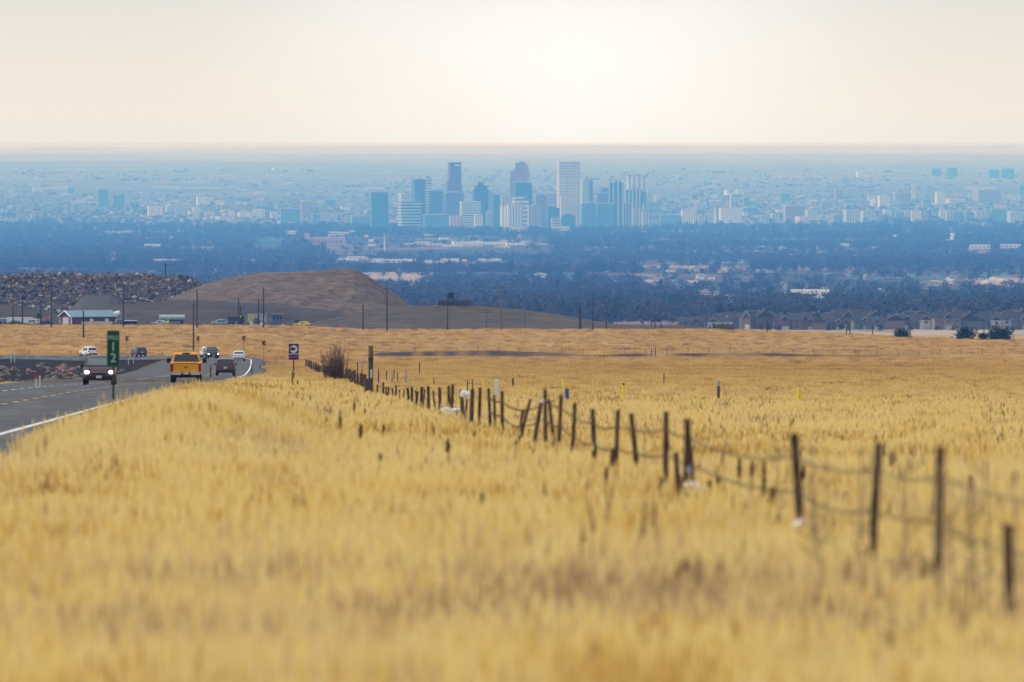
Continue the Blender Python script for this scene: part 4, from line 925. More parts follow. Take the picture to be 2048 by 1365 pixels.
def loader():
    t = thing('wheel_loader', 'yellow and orange loader parked between the white trailer and the red barn', 'loader', GP(80, 2700), R(0))
    MB().box((-.4, 0, 1.3), (3.2, 2.2, 1.2)).box((1.3, 0, 1.1), (1.2, 1.6, .8)).build('body', mat('loader_yellow', (.55, .33, .03), .5), t)
    MB().box((-.2, 0, 2.6), (1.5, 1.6, 1.5)).build('cab', DKM, t)
    b = MB()
    for x in (-1.3, 1.3):
        for y in (-1.1, 1.1): b.tube((x, y-.25, .75), (x, y+.25, .75), .75, n=14)
    b.build('wheels', DKM, t)
    MB().tube((1.2, 0, 1.6), (2.9, 0, 2.3), .18).box((3.0, 0, 2.2), (.7, 2.4, 1.1), ry=.4).build('bucket_arm', mat('loader_orange', (.5, .17, .06), .6), t)
loader()
trailer(260, 2680, 28, 8, 'dark flatbed trailer right of the red barn', DKM, 0)
# tanker
t = thing('tanker_trailer', 'pale tank trailer parked in front of the dark slope', 'tanker', GP(344, 2760), R(5))
MB().tube((-3.9, 0, 2.1), (3.9, 0, 2.1), .85, n=16).build('tank', mat('tank_grey', (.42, .5, .5), .5), t)
b = MB(); b.box((0, 0, 1.1), (7.4, 1.6, .3))
for x in (-3, -2, 3): b.tube((x, -1, .5), (x, 1, .5), .5, n=12)
b.build('chassis', DKM, t)
t = thing('mixer_truck', 'white concrete mixer drum showing behind the right end of the red barn', 'truck', GP(231, 2760), R(10))
MB().tube((-1.9, 0, 2.4), (1.4, 0, 3.5), 1.1, .8, n=14).build('drum', WHT, t); MB().box((-.4, 0, 1), (5, 2.2, 1.0)).build('chassis', DKM, t); MB().box((2.4, 0, 2), (1.6, 2.2, 2.2)).build('cab', mat('grey_blue', (.2, .24, .3)), t)
# haul truck
t = thing('dump_truck', 'dark dump truck with a brown load by the highway', 'truck', GP(469, 2640), 0)
MB().prism([(-1.8, 1.1), (1.3, 1.1), (1.6, 2.4), (-2.0, 2.2)], -1.2, 1.2).build('bed', mat('truck_brown', (.05, .035, .03), .8), t)
MB().box((2.2, 0, 1.6), (1.3, 2.2, 1.9)).build('cab', DKM, t)
b = MB()
for x in (-1.3, -.3, 2.1): b.tube((x, -1.2, .5), (x, 1.2, .5), .5, n=12)
b.build('wheels', DKM, t)
# printed panel and office hut
t = thing('banner_panel', 'long weathered grey printed panel left of the blue site hut', 'panel', GP(514, 2600), 0)
W = 38*2600/F; MB().box((0, 0, 2.0), (W, .15, 2.6)).build('board', mat('faded_print', (.26, .24, .25), .8, .55, 1.6, detail=6, col2=(.38, .35, .36)), t); MB().box((-W*.5+.8, -.11, 2.0), (1.4, .08, 2.4)).build('yellow_stripe', mat('faded_yellow', (.45, .45, .12), .8), t)
MB().box((0, -.5, .45), (W*.75, .4, .9)).build('snow_white_base', WHT, t)
for s_ in (-.45, .45): MB().box((W*s_, .15, 1.6), (.15, .15, 3.4)).build('leg', DKM, t)
t = thing('site_hut', 'blue grey site hut with dark windows beside the printed panel', 'hut', GP(555, 2600), 0)
MB().box((0, 0, 1.6), (3.3, 3, 3.2)).build('wall', mat('hut_blue', (.13, .13, .22), .7, .2, 1), t); MB().box((0, 0, 3.28), (3.5, 3.2, .16)).build('roof', mat('grey_blue', (.2, .24, .3)), t)
for s_ in (-.9, .1, 1.0): MB().box((s_, -1.53, 2.2), (.6, .06, .8)).build('window', DKM, t)
t = thing('dumpster', 'blue dumpster behind the yellow car', 'dumpster', GP(598, 2590)); MB().prism([(-1.1, .2), (1.1, .2), (1.3, 1.6), (-1.3, 1.6)], -.8, .8).build('bin', mat('bin_blue', (.02, .05, .2), .5), t); MB().box((0, 0, 1.66), (2.6, 1.7, .1)).build('lid', DKM, t)
trailer(613, 2560, 12, 5, 'small blue trailer at the tail of the yellow car', mat('bin_blue', (.02, .05, .2)))
t = thing('shrub', 'single dark shrub in front of the printed panel', 'shrub', GP(513, 2560)); crown_cloud(260, .95, 1.6, .4, .22, 77).build('foliage', M_TWIG, t); MB().tube((0, 0, -.1), (0, 0, .7), .08).build('stem', M_BARK, t)
t = thing('bunker', 'squat olive grey concrete block at the far field edge before the houses', 'building', GP(1450, 2520)); W = 46*2520/F
MB().prism([(-W*.46, -1), (W*.56, -1), (W*.34, 1.7), (-W*.46, 1.7)], -3, 3).build('wall', mat('olive_concrete', (.085, .085, .065), .9, .25, .5), t); MB().box((-W*.5, 0, .5), (.5, 3, 2.4)).build('end_post', DKM, t)
# platform on domed hill
p = Vector((PX(908, 2690), 2690, PZ(611, 2690)))
t = thing('fenced_platform', 'long brown plank enclosure on top of the domed hill', 'enclosure', p, R(3))
W = 66*2690/F; b = MB(); n_ = 24
for i in range(n_): b.box((-W/2+(i+.5)*W/n_, -2.5, .6+.06*(i % 2)), (W/n_*.86, .12, 1.7))
b.build('board_fence', mat('plank_brown', (.065, .045, .038), .9, .4, 1.5), t)
MB().box((0, 1.5, .5), (W, 8, .5)).build('deck', WOOD, t)
t = thing('hoist', 'black boxy hoist sign standing on the plank enclosure', 'sign board', p+Vector((PX(902, 2690)-PX(908, 2690), 0, 0)), R(8))
MB().box((0, 0, 2.9), (1.8, .5, 1.9)).build('panel', DKM, t)
for s_ in (-.5, .5): MB().tube((s_, 0, 0), (s_, 0, 2.2), .12).build('leg', DKM, t)
# dark crates on rubble bank
for k, (x, w, h, lab) in enumerate([(361, 10, 9, 'dark crate left of the twin crates on the rubble bank'), (374, 8, 10, 'first of the touching twin dark crates on the rubble bank'), (382, 7, 10, 'dark crate at the right end of the rubble bank top'), (229, 8, 4, 'small dark crate on the middle of the rubble bank'), (245, 13, 4, 'low wide dark crate on the middle of the rubble bank'), (3, 6, 6, 'dark crate at the left picture edge on the rubble bank')]):
    D = 3195; W, H = w*D/F, h*D/F; yb = np.interp(x, [p_[0] for p_ in RUBO], [p_[1] for p_ in RUBO])
    t = thing('crate', lab, 'crate', (PX(x, D), D, PZ(yb, D)-.3)); MB().box((0, 0, H/2), (W, 1.5, H)).build('box', DKM, t)
    b = MB()
    for s_ in (-.45, 0, .45): b.box((W*s_, -.8, H/2), (.15, .1, H*1.02))
    b.build('slats', WOOD, t)

# ------------------------------------------------------------------ vehicles
RUBBER = mat('rubber', (.012, .012, .013), .85, .2, 8); RIM = mat('alloy', (.35, .36, .38), .35, 0, metal=.7); GLASS = mat('car_glass', (.012, .018, .022), .12, 0, spec=.7); WGLASS = mat('windshield_glass', (.22, .32, .32), .15, .5, 2.2, spec=.6, col2=(.06, .09, .095)); BLACKP = mat('black_plastic', (.012, .012, .013), .6, 0)
TAIL = mat('tail_light', (.30, .01, .012), .3, 0); LAMP = mat('headlight_off', (.65, .66, .68), .2, 0); HEADON = mat('headlight_lit', (1, .95, .85), .3, 0, emit=(1, .93, .78), estr=14.0); CHROME = mat('chrome', (.62, .63, .65), .22, 0, metal=.85); PLATE = mat('number_plate', (.55, .57, .55), .5, .3, 14)
def paint(name, c): return mat('paint_'+name, c, .3, .05, 2, spec=.6)
SUV = dict(L=4.6, W=1.85, H=1.70, gb=.40, sh=.98,
           st=[(-.5, .60, .42, .86), (-.485, .95, .36, .95), (-.465, 1.03, .32, .98), (-.385, 1.60, .30, 1), (-.30, 1.67, .30, 1), (-.02, 1.70, .30, 1), (.09, 1.64, .30, 1), (.255, 1.07, .30, 1), (.42, .97, .32, .98), (.475, .80, .34, .93), (.5, .58, .40, .84)],
           rear=(-.465, -.385), wind=(.255, .09))
SEDAN = dict(SUV, L=4.6, W=1.80, H=1.47, st=[(-.5, .60, .38, .86), (-.49, .98, .32, .95), (-.40, 1.03, .28, .98), (-.24, 1.41, .28, 1), (-.14, 1.46, .28, 1), (.02, 1.46, .28, 1), (.10, 1.40, .28, 1), (.25, .98, .28, 1), (.42, .86, .3, .98), (.48, .70, .32, .93), (.5, .52, .36, .84)], rear=(-.40, -.24), wind=(.25, .10), sh=.9)
def vehicle(name, label, loc, heading, spec, pm, lit=False, roofrack=False, group=None, cat='car', bumper=None, scale=1.0):
    t = thing(name, label, cat, loc, heading, group); L_, W = spec['L']*scale, spec['W']*scale; hw = W/2; sh = spec['sh']*scale
    vs = []; fs = []; n = 0
    for y, zr, zb, ws in spec['st']:
        zr *= scale; zb *= scale; w = hw*ws; zbelt = min(zr-.03, sh); gh = max(0, zr-sh)
        wr = w*(.97-.17*min(1, gh/.6)); half = [(w*.82, zb), (w*.97, zb+.10), (w, min(zb+.35, zbelt-.04)), (w*.985, zbelt), (wr, zr-.05*(gh > .2)), (wr*.82, zr), (0, zr+.012)]
        ring = [(-x, z) for x, z in half]+[(x, z) for x, z in half[-2::-1]]
        vs += [(x, y*L_, z) for x, z in ring]; m = len(ring)
        if n:
            for j in range(m-1): fs.append(((n-1)*m+j, n*m+j, n*m+j+1, (n-1)*m+j+1))
            fs.append(((n-1)*m+m-1, n*m+m-1, n*m, (n-1)*m))
        else: fs.append(tuple(range(m)))
        n += 1
    fs.append(tuple(range((n-1)*m+m-1, (n-1)*m-1, -1)))
    MB().add(vs, fs).build('body', pm, t, smooth=False)
    S_ = {a[0]: a for a in spec['st']}
    def pane(a, b_, nm, m_, f0=.12, f1=.86):
        A_, B_ = S_[a], S_[b_]; pts = []
        za, zb_ = A_[1]*scale, B_[1]*scale; ya, yb = a*L_, b_*L_
        off = Vector((0, (-(1) if a < 0 else 1)*.022, .016))
        for f, k in ((f0, .80), (f1, .70)):
            for s_ in (-1, 1): pts.append(Vector((s_*hw*k, ya+(yb-ya)*f, za+(zb_-za)*f))+off)
        th = Vector((0, -off.y*.9, -off.z*.9))
        MB().add(pts+[q+th for q in pts], [(0, 1, 3, 2), (4, 6, 7, 5), (0, 4, 5, 1), (2, 3, 7, 6), (0, 2, 6, 4), (1, 5, 7, 3)]).build(nm, m_, t)
    pane(*spec['rear'], 'rear_window', GLASS); pane(*spec['wind'], 'windshield', WGLASS if lit else GLASS)
    zs0, zs1 = sh+.05, spec['H']*scale-.16
    for s_ in (-1, 1):
        b = MB()
        for y0, y1 in ((spec['rear'][1]+.02, -.13), (-.115, .06)):
            pts = [(s_*(hw*.985+.012), y0*L_, zs0), (s_*(hw*.985+.012), (y1+.03*(y1 > 0))*L_, zs0), (s_*(hw*.83+.012), (y1-.01)*L_, zs1), (s_*(hw*.83+.012), (y0+.02)*L_, zs1)]
            pts2 = [(p_[0]-s_*.03, p_[1], p_[2]) for p_ in pts]
            b.add(pts+pts2, [(0, 1, 2, 3), (7, 6, 5, 4), (0, 4, 5, 1), (1, 5, 6, 2), (2, 6, 7, 3), (3, 7, 4, 0)])
        b.build('side_windows', GLASS, t)
        MB().box((s_*(hw+.1), .13*L_, sh+.1), (.2, .1, .15)).build('mirror', BLACKP if lit else pm, t)
        # lamps
        fz = .76*scale
        (MB().blob((s_*hw*.76, .475*L_, fz), (.14, .10, .11), 3, 0, 2) if lit else MB().box((s_*hw*.74, .468*L_, fz), (.36, .16, .17), rz=-s_*.25)).build('headlight', HEADON if lit else LAMP, t)
        MB().box((s_*hw*.84, -.478*L_, sh-.02), (.28, .12, .17), rz=s_*.2).build('tail_light', TAIL, t)
        for y in (-.30, .31):
            wh = MB().tube((s_*(hw-.24), y*L_, .34), (s_*(hw+.012), y*L_, .34), .34, n=20); wt = wh.build('wheel', RUBBER, t)
            MB().tube((s_*(hw+.0), y*L_, .34), (s_*(hw+.022), y*L_, .34), .21, n=14).build('rim', RIM, wt)
    MB().box((0, -.494*L_, .46*scale), (W*.86, .10, .22)).build('rear_bumper', bumper or BLACKP, t)
    MB().box((0, .494*L_, .42*scale), (W*.80, .10, .24)).build('front_bumper', BLACKP, t)
    b = MB().box((0, .489*L_, .70*scale), (W*.44, .08, .13)); b.build('grille', BLACKP, t)
    MB().box((0, .500*L_, .76*scale), (W*.44, .05, .03)).build('grille_bar', CHROME, t)
    MB().box((0, -.497*L_, .80*scale), (.34, .03, .15)).build('number_plate', PLATE, t)
    MB().box((0, .512*L_, .50*scale), (.32, .03, .15)).build('front_plate', PLATE, t)
    if roofrack:
        for s_ in (-1, 1): MB().tube((s_*hw*.66, -.30*L_, spec['H']+.05), (s_*hw*.66, .05*L_, spec['H']+.05), .02).build('roof_rail', BLACKP, t)
    return t
def on_road(D, off):
    s_ = s_of_D(D); return Vector(roadpt(s_, off, .02)), math.atan2(*(lambda v: (-(v[0]), v[1]))(np.array(roadpt(s_+2, off)[:2])-np.array(roadpt(s_-2, off)[:2])))
def lateral(x, D):
    X = PX(x, D); xr = float(np.interp(D, P2[:, 1], P2[:, 0])); return X-xr
p, h = on_road(523, lateral(200, 523)); vehicle('suv', 'dark maroon SUV with lit headlights coming towards the viewer behind the mile sign', p, h+math.pi, SUV, paint('maroon', (.055, .014, .022)), lit=True, roofrack=True)
p, h = on_road(876, lateral(451, 876)); vehicle('suv', 'dark maroon SUV seen from behind ahead of the orange pickup', p, h, SUV, paint('wine', (.05, .010, .018)))
p, h = on_road(1310, lateral(477.5, 1310)); vehicle('car', 'white and silver car seen from behind entering the bend', p, h, SEDAN, paint('white', (.72, .72, .70)), bumper=mat('bumper_grey', (.2, .2, .2)), scale=1.02)
def offroad(x, D, label, hd, spec, pm, name='car', **k):
    X = PX(x, D); s_, i = path_query(np.array([X]), np.array([float(D)]))
    z = G(X, D); 
    if -ROADW-.5 < s_[0] < SHR+.5: z = float(road_z_D(PATH[i[0], 1]))+(s_[0] if s_[0] < 0 else s_[0]*.6)*BANK[i[0]]+.02
    return vehicle(name, label, (X, D, z), R(hd), spec, pm, **k)
def at_off(x, off):                      # depth where the screen column crosses the lane at that offset
    best = None
    for s_ in np.arange(s_of_D(1300), S[-1]-20, 1.0):
        q = roadpt(s_, off); xx = 1024+F*q[0]/q[1]
        if best is None or abs(xx-x) < best[0]: best = (abs(xx-x), s_, q)
    q1 = roadpt(best[1]+1.5, off); q0 = roadpt(best[1]-1.5, off)
    return Vector(best[2])+Vector((0, 0, .02)), math.atan2(-(q1[0]-q0[0]), q1[1]-q0[1])
p, h = at_off(178, -1.8); vehicle('suv', 'white SUV far left on the curved stretch of road', p, h, SUV, paint('white', (.72, .72, .70)), scale=1.0)
p, h = at_off(277, -1.8); vehicle('suv', 'black SUV between the mile sign and the orange pickup on the curve', p, h, SUV, paint('black', (.02, .022, .03)), roofrack=True)
p, h = at_off(413, -1.8); vehicle('suv', 'white SUV partly hidden behind the oncoming black off-roader', p, h, SUV, paint('white', (.72, .72, .70)))
# oncoming off-roader
JEEP = dict(SUV, L=4.2, W=1.87, H=1.84, sh=1.12, st=[(-.5, .7, .5, .95), (-.49, 1.12, .45, 1), (-.46, 1.75, .42, 1), (-.40, 1.82, .42, 1), (-.02, 1.84, .42, 1), (.06, 1.80, .42, 1), (.13, 1.20, .42, 1), (.42, 1.12, .42, .86), (.49, 1.05, .42, .8), (.5, .62, .5, .78)], rear=(-.49, -.46), wind=(.13, .06))
p, h = on_road(1440, lateral(423.5, 1440)); vehicle('off_roader', 'black boxy off-roader with glowing headlights in the bend', p, h+math.pi+.1, JEEP, paint('black', (.02, .022, .03)), lit=True)
# cars by the quarry
offroad(319, 2560, 'silver car driving past in front of the tank trailer', 80, SEDAN, paint('silver', (.42, .5, .5)))
offroad(438, 2560, 'pale blue car left of the dark dump truck', 95, SUV, paint('pale_blue', (.28, .38, .45)))
offroad(604, 2530, 'bright yellow car at the quarry entrance', 85, SEDAN, paint('yellow', (.75, .62, .02)))
offroad(30, 2600, 'dark car parked left in front of the white trailer', 60, SEDAN, paint('black', (.02, .022, .03)))
offroad(62, 2590, 'pale green pickup-like car parked in front of the white trailer', 70, SUV, paint('pale_green', (.42, .5, .46)))
offroad(92, 2600, 'dark car parked behind the pole left of the red barn', -70, SEDAN, paint('navy', (.02, .025, .05)))
offroad(237, 2610, 'small dark car right of the low cream wall', 10, SUV, paint('black', (.02, .022, .03)))
offroad(1915, 2480, 'white car low behind the field edge beside the junipers', 80, SEDAN, paint('white', (.72, .72, .70)))
# pickup
def pickup():
    p, h = on_road(600, lateral(373, 600)); OR = mat('paint_orange', (.80, .34, .0), .35, .05, 2, spec=.35); L_, W = 5.8, 2.04; hw = W/2
    t = thing('pickup_truck', 'orange yellow pickup truck seen from behind with a chrome bumper', 'pickup', p, h)
    # lower body: side panels, bed and bonnet
    prof = [(-.485, .62), (-.485, 1.34), (-.10, 1.36), (.20, 1.36), (.26, 1.30), (.46, 1.20), (.495, 1.0), (.495, .62)]
    b = MB(); poly = [(y*L_, z) for y, z in prof]; n = len(poly)
    vs = [(-hw*.98, y, z) for y, z in poly]+[(hw*.98, y, z) for y, z in poly]
    b.add(vs, [tuple(range(n)), tuple(range(2*n-1, n-1, -1))]+[((i+1) % n, i, n+i, n+(i+1) % n) for i in range(n)])
    b.box((-hw*.975, -.30*L_, 1.0), (.10, .36*L_, .78)).box((hw*.975, -.30*L_, 1.0), (.10, .36*L_, .78)); b.build('body', OR, t)
    # cab
    cab = [(-.115, 1.35, .93), (-.085, 1.92, .80), (-.02, 1.97, .80), (.10, 1.97, .79), (.215, 1.36, .92)]
    vs = []; fs = []
    for k, (y, z, ws) in enumerate(cab):
        vs += [(-hw*.95, y*L_, 1.34), (-hw*ws, y*L_, z-.03), (-hw*ws*.88, y*L_, z), (hw*ws*.88, y*L_, z), (hw*ws, y*L_, z-.03), (hw*.95, y*L_, 1.34)]
        if k:
            for j in range(5): fs.append(((k-1)*6+j, k*6+j, k*6+j+1, (k-1)*6+j+1))
    fs += [(0, 1, 2, 3, 4, 5), tuple(range(29, 23, -1))]
    MB().add(vs, fs).build('cab', OR, t)
    yA, yB = -.115*L_-.02, -.085*L_-.03
    g = [(-hw*.84, yA, 1.40), (hw*.84, yA, 1.40), (hw*.72, yB, 1.85), (-hw*.72, yB, 1.85)]
    MB().add(g+[(q[0], q[1]+.03, q[2]) for q in g], [(0, 1, 2, 3), (7, 6, 5, 4), (0, 4, 5, 1), (1, 5, 6, 2), (2, 6, 7, 3), (3, 7, 4, 0)]).build('rear_window', GLASS, t)
    MB().box((0, -.487*L_, 1.04), (W*.80, .07, .56)).build('tailgate', OR, t).name
    tg = [o for o in t.children if o.name.startswith('tailgate')][0]
    MB().box((0, -.5*L_, 1.07), (.26, .02, .06)).build('handle', BLACKP, tg)
    MB().box((0, -.493*L_, 1.335), (W*.82, .10, .05)).build('tailgate_cap', mat('paint_orange_dark', (.5, .2, .01), .4), t)
    for s_ in (-1, 1):
        MB().box((s_*hw*.915, -.489*L_, 1.04), (.17, .09, .50)).build('tail_light', TAIL, t)
        MB().box((s_*hw*.62, -.50*L_, .66), (W*.30, .14, .20)).build('bumper_section', CHROME, t)
        MB().box((s_*(hw+.17), .17*L_, 1.42), (.28, .12, .30)).build('mirror', BLACKP, t)
        for y in (-.33, .33):
            wt = MB().tube((s_*(hw-.32), y*L_, .42), (s_*(hw-.01), y*L_, .42), .42, n=22).build('wheel', RUBBER, t)
            MB().tube((s_*(hw-.02), y*L_, .42), (s_*(hw+.005), y*L_, .42), .26, n=14).build('rim', RIM, wt)
        MB().add([(s_*(hw*.935), -.07*L_, 1.42), (s_*(hw*.935), .19*L_, 1.42), (s_*(hw*.83), .11*L_, 1.86), (s_*(hw*.83), -.06*L_, 1.86)], [(0, 1, 2, 3)]).build('side_window', GLASS, t)
    MB().box((0, -.50*L_, .66), (W*.20, .10, .16)).build('bumper_step', BLACKP, t)
    MB().box((0, -.508*L_, .68), (.34, .03, .16)).build('number_plate', mat('plate_pink', (.6, .5, .5), .5, .3, 14), t)
    MB().box((0, 0, .55), (W*.88, L_*.9, .36)).build('underbody', BLACKP, t)
    for k in range(5): MB().box(((k-2)*.33, .0, 2.0), (.12, .16, .06)).build('roof_lamp', mat('amber_lamp', (.7, .3, .03), .4) if k in (0, 4) else CHROME, t)
    MB().box((0, -.09*L_, 1.93), (.5, .12, .09)).build('brake_lamp', BLACKP, t)
pickup()

# ------------------------------------------------------------------ road signs and posts
GREEN = mat('sign_green', (.0, .05, .028), .45, .05, 3); SWHITE = mat('sign_legend', (.28, .52, .42), .5, 0); STEEL = mat('dark_steel', (.035, .03, .026), .7, .3, 6); PURPLE = mat('sign_purple', (.035, .010, .14), .45, 0); SILV = mat('sign_silver', (.55, .56, .62), .5, 0)
def rrect(w, h, r, n=5):
    pts = []
    for cx, cz, a0 in ((w/2-r, h/2-r, 0), (-w/2+r, h/2-r, 90), (-w/2+r, -h/2+r, 180), (w/2-r, -h/2+r, 270)):
        for k in range(n+1): a = R(a0+90*k/n); pts.append((cx+r*math.cos(a), cz+r*math.sin(a)))
    return pts[::-1]
D = 222; zc = PZ(698, D); Xs = PX(226.5, D); zg_ = G(Xs, D); w, h = 25.5*D/F, 73*D/F
t = thing('mile_marker', 'tall narrow green road sign reading MILE 12 on a dark post', 'road sign', (Xs, D, zg_), 0)
c0 = zc-zg_
b = MB(); b.prism([(x, z+c0) for x, z in rrect(w, h, .035)], -.012, .012); b.build('panel', GREEN, t)
fr = MB(); A1 = rrect(w*.985, h*.993, .033); A2 = rrect(w*.90, h*.965, .028); n = len(A1)
fr.add([(x, -.0145, z+c0) for x, z in A1]+[(x, -.0145, z+c0) for x, z in A2], [(i, (i+1) % n, n+(i+1) % n, n+i) for i in range(n)]); fr.build('border', mat('sign_border', (.02, .22, .14), .5, 0), t)
text_mesh('lettering', 'MILE', .155, SWHITE, t, (0, -.018, c0+h*.30), sx=.80)
text_mesh('lettering', '1', .31, SWHITE, t, (0, -.018, c0+h*.045)); text_mesh('lettering', '2', .31, SWHITE, t, (0, -.018, c0-h*.26))
MB().box((0, .035, (c0+h*.45)/2-.1), (.055, .04, c0+h*.45+.2)).build('post', mat('rusty_post', (.06, .05, .03), .8, .3, 6), t)
D = 545; Xs = PX(587.5, D); zg_ = G(Xs, D); w, h = 20*D/F, 32*D/F; zc = PZ(704, D)-zg_
t = thing('roadside_sign', 'purple roadside sign with a round tree emblem and the word AVAILABLE', 'road sign', (Xs, D, zg_), 0)
MB().prism([(x, z+zc) for x, z in rrect(w, h, .02)], -.015, .015).build('panel', PURPLE, t)
MB().box((0, -.018, zc-h*.14), (w*.97, .006, h*.045)).build('divider', SILV, t)
b = MB(); cz = zc+h*.17; rr = w*.385; pts = [(rr*math.cos(a), cz+rr*math.sin(a)) for a in np.linspace(0, 2*math.pi, 33)[:-1]]
em = (b.prism(pts[::-1], -.024, -.0155)).build('emblem', SILV, t)
b = MB(); 
for x0, w0, z0_, z1_ in ((-.09, .24, -.08, .20), (.0, .18, -.08, .12), (-.17, .15, -.08, .09)):
    b.prism([(x0-w0/2, cz+z0_), (x0, cz+z1_), (x0+w0/2, cz+z0_)], -.030, -.0245)
b.build('tree_mark', mat('emblem_green', (.0, .07, .045), .6, 0), em)
MB().prism([(-.02, cz-.01), (.20, cz+.03), (.14, cz+.07), (.02, cz+.08)], -.029, -.0242).build('hill_mark', mat('emblem_blue', (.12, .15, .22), .6, 0), em)
text_mesh('lettering', 'AVAILABLE', .115, mat('lilac_letters', (.30, .24, .55), .5, 0), t, (0, -.02, zc-h*.33))
MB().box((.0, .03, (zc-h*.3)/2), (.075, .05, zc+h*.6)).build('post', STEEL, t); MB().box((0, -.005, .95), (.10, .06, .05)).build('clamp', SILV, t)
YSIGN = mat('sign_amber', (.50, .26, .02), .5, 0)
CHV = ('amber sign with a black left-pointing chevron', 'chevron signs')
def chevron(x, yt, yb, D, post_b=None):
    X = PX(x, D); z = G(X, D); w, h = .78, (yb-yt)*D/F; zc = PZ((yt+yb)/2, D)-z
    t = thing('chevron_sign', 'x', 'road sign', (X, D, z), R(6), 'chevron signs'); classed(t, CHV, x)
    MB().prism([(q[0], q[1]+zc) for q in rrect(w, h, .04)], -.015, .015).build('panel', YSIGN, t)
    MB().prism([(-w*.32, zc), (w*.02, zc+h*.44), (w*.40, zc+h*.44), (w*.06, zc), (w*.40, zc-h*.44), (w*.02, zc-h*.44)], -.022, -.016).build('arrow', BLACKP, t)
    MB().box((0, .04, zc/2), (.06, .05, zc+h*.8)).build('post', STEEL, t)
chevron(253.5, 672, 683, 1690); chevron(396, 672.5, 683, 1620); chevron(487.5, 672, 682, 1570); chevron(527.5, 681, 692, 1420)
# dark flexible delineators along the right verge
CD = ('thin dark marker post beside the road', 'verge marker posts')
for x, yt, D in [(356, 776, 430), (421.5, 730, 640), (470, 733, 760), (503.5, 728, 930), (520, 729, 1090), (525, 725, 1180)]:
    X = PX(x, D); z = G(X, D); H = PZ(yt, D)-z; r_ = .045 if D < 900 else .06
    t = thing('marker_post', 'x', 'marker post', (X, D, z), 0, 'dark verge marker posts'); classed(t, CD, x)
    MB().box((0, 0, H/2-.1), (r_*2, .02, H+.2)).build('stake', STEEL, t); MB().box((0, -.014, H-.12), (r_*1.7, .006, .14)).build('reflector', mat('reflector_grey', (.16, .16, .16), .4), t)
WPOST = mat('white_post', (.62, .62, .6), .6, .1, 3)
for x, yt, yb, D, lab, redtop in [(72, 742, 773, 470, 'white marker post with a red top at the left road edge', 1), (79.5, 752, 773, 470, 'plain white marker post just right of the red-topped one', 0), (22, 702, 720, 1500, 'white marker post with a dark top on the far left curve', 0), (29, 700, 719, 1500, 'taller white marker post with a dark knob on the far left curve', 0), (257, 719, 737, 1350, 'thin white marker post on the burnt bank left of its taller twin', 0), (267, 717, 736, 1350, 'thicker white marker post on the burnt bank, right of its twin', 0)]:
    X = PX(x, D); z = min(G(X, D), PZ(yb, D)); H = PZ(yt, D)-z
    t = thing('marker_post', lab, 'marker post', (X, D, z)); MB().box((0, 0, H/2-.1), (.085*max(1, D/900), .03, H+.2)).build('stake', WPOST, t)
    if redtop: MB().box((0, -.003, H-.21), (.09, .036, .44)).build('red_top', mat('red_paint', (.5, .015, .012), .5, 0), t)
for x, yt, D, lab in [(58, 703, 1640, 'dark short stake on the far left curve'), (141, 704, 1640, 'dark short stake left of the white SUV on the curve'), (325, 706, 1560, 'dark short stake with a knob left of the orange pickup')]:
    p = GP(x, D); H = PZ(yt, D)-p.z; t = thing('stake', lab, 'stake', p); MB().box((0, 0, H/2), (.10, .06, H)).build('shaft', STEEL, t); MB().box((0, 0, H), (.18, .1, .16)).build('knob', STEEL, t)
# fluorescent signs, cone, barricade, orange posts near the quarry
LIME = mat('fluorescent', (.62, .85, .0), .5, 0, ); ORG = mat('safety_orange', (.85, .10, .02), .5, 0)
for x, yt, yb, D, w, lab, m_ in [(336, 638, 648, 2540, 5, 'fluorescent yellow-green sign beside the silver car', LIME), (481, 631, 636, 2540, 3.2, 'small fluorescent yellow-green sign above the dark dump truck', LIME), (566, 649, 655, 2530, 5, 'small white sign right of the site hut', WHT), (682, 650, 656, 2530, 6, 'orange roadwork sign on the dark verge below the domed hill', ORG)]:
    p = GP(x, D); zc = PZ((yt+yb)/2, D)-p.z; h = (yb-yt)*D/F; w_ = w*D/F
    t = thing('warning_sign', lab, 'road sign', p)
    MB().prism([(0, zc-h/2), (w_/2, zc), (0, zc+h/2), (-w_/2, zc)][::-1] if m_ is not WHT else [(-w_/2, zc-h/2), (-w_/2, zc+h/2), (w_/2, zc+h/2), (w_/2, zc-h/2)], -.03, .03).build('panel', m_, t)
    MB().box((0, .06, zc/2), (.08, .06, zc+.5)).build('post', STEEL, t)
for x, lab in ((425, 'left one of two orange brown gateposts behind the pale blue car'), (437, 'right one of two orange brown gateposts behind the pale blue car'), (616, 'yellow gatepost behind the small blue trailer')):
    p = GP(x, 2600); t = thing('gatepost', lab, 'gatepost', p); H = PZ(637, 2600)-p.z; MB().box((0, 0, H/2), (.3, .3, H)).build('post', mat('ochre_paint', (.38, .18, .04), .7), t); MB().box((0, 0, H+.06), (.4, .4, .12)).build('cap', STEEL, t)

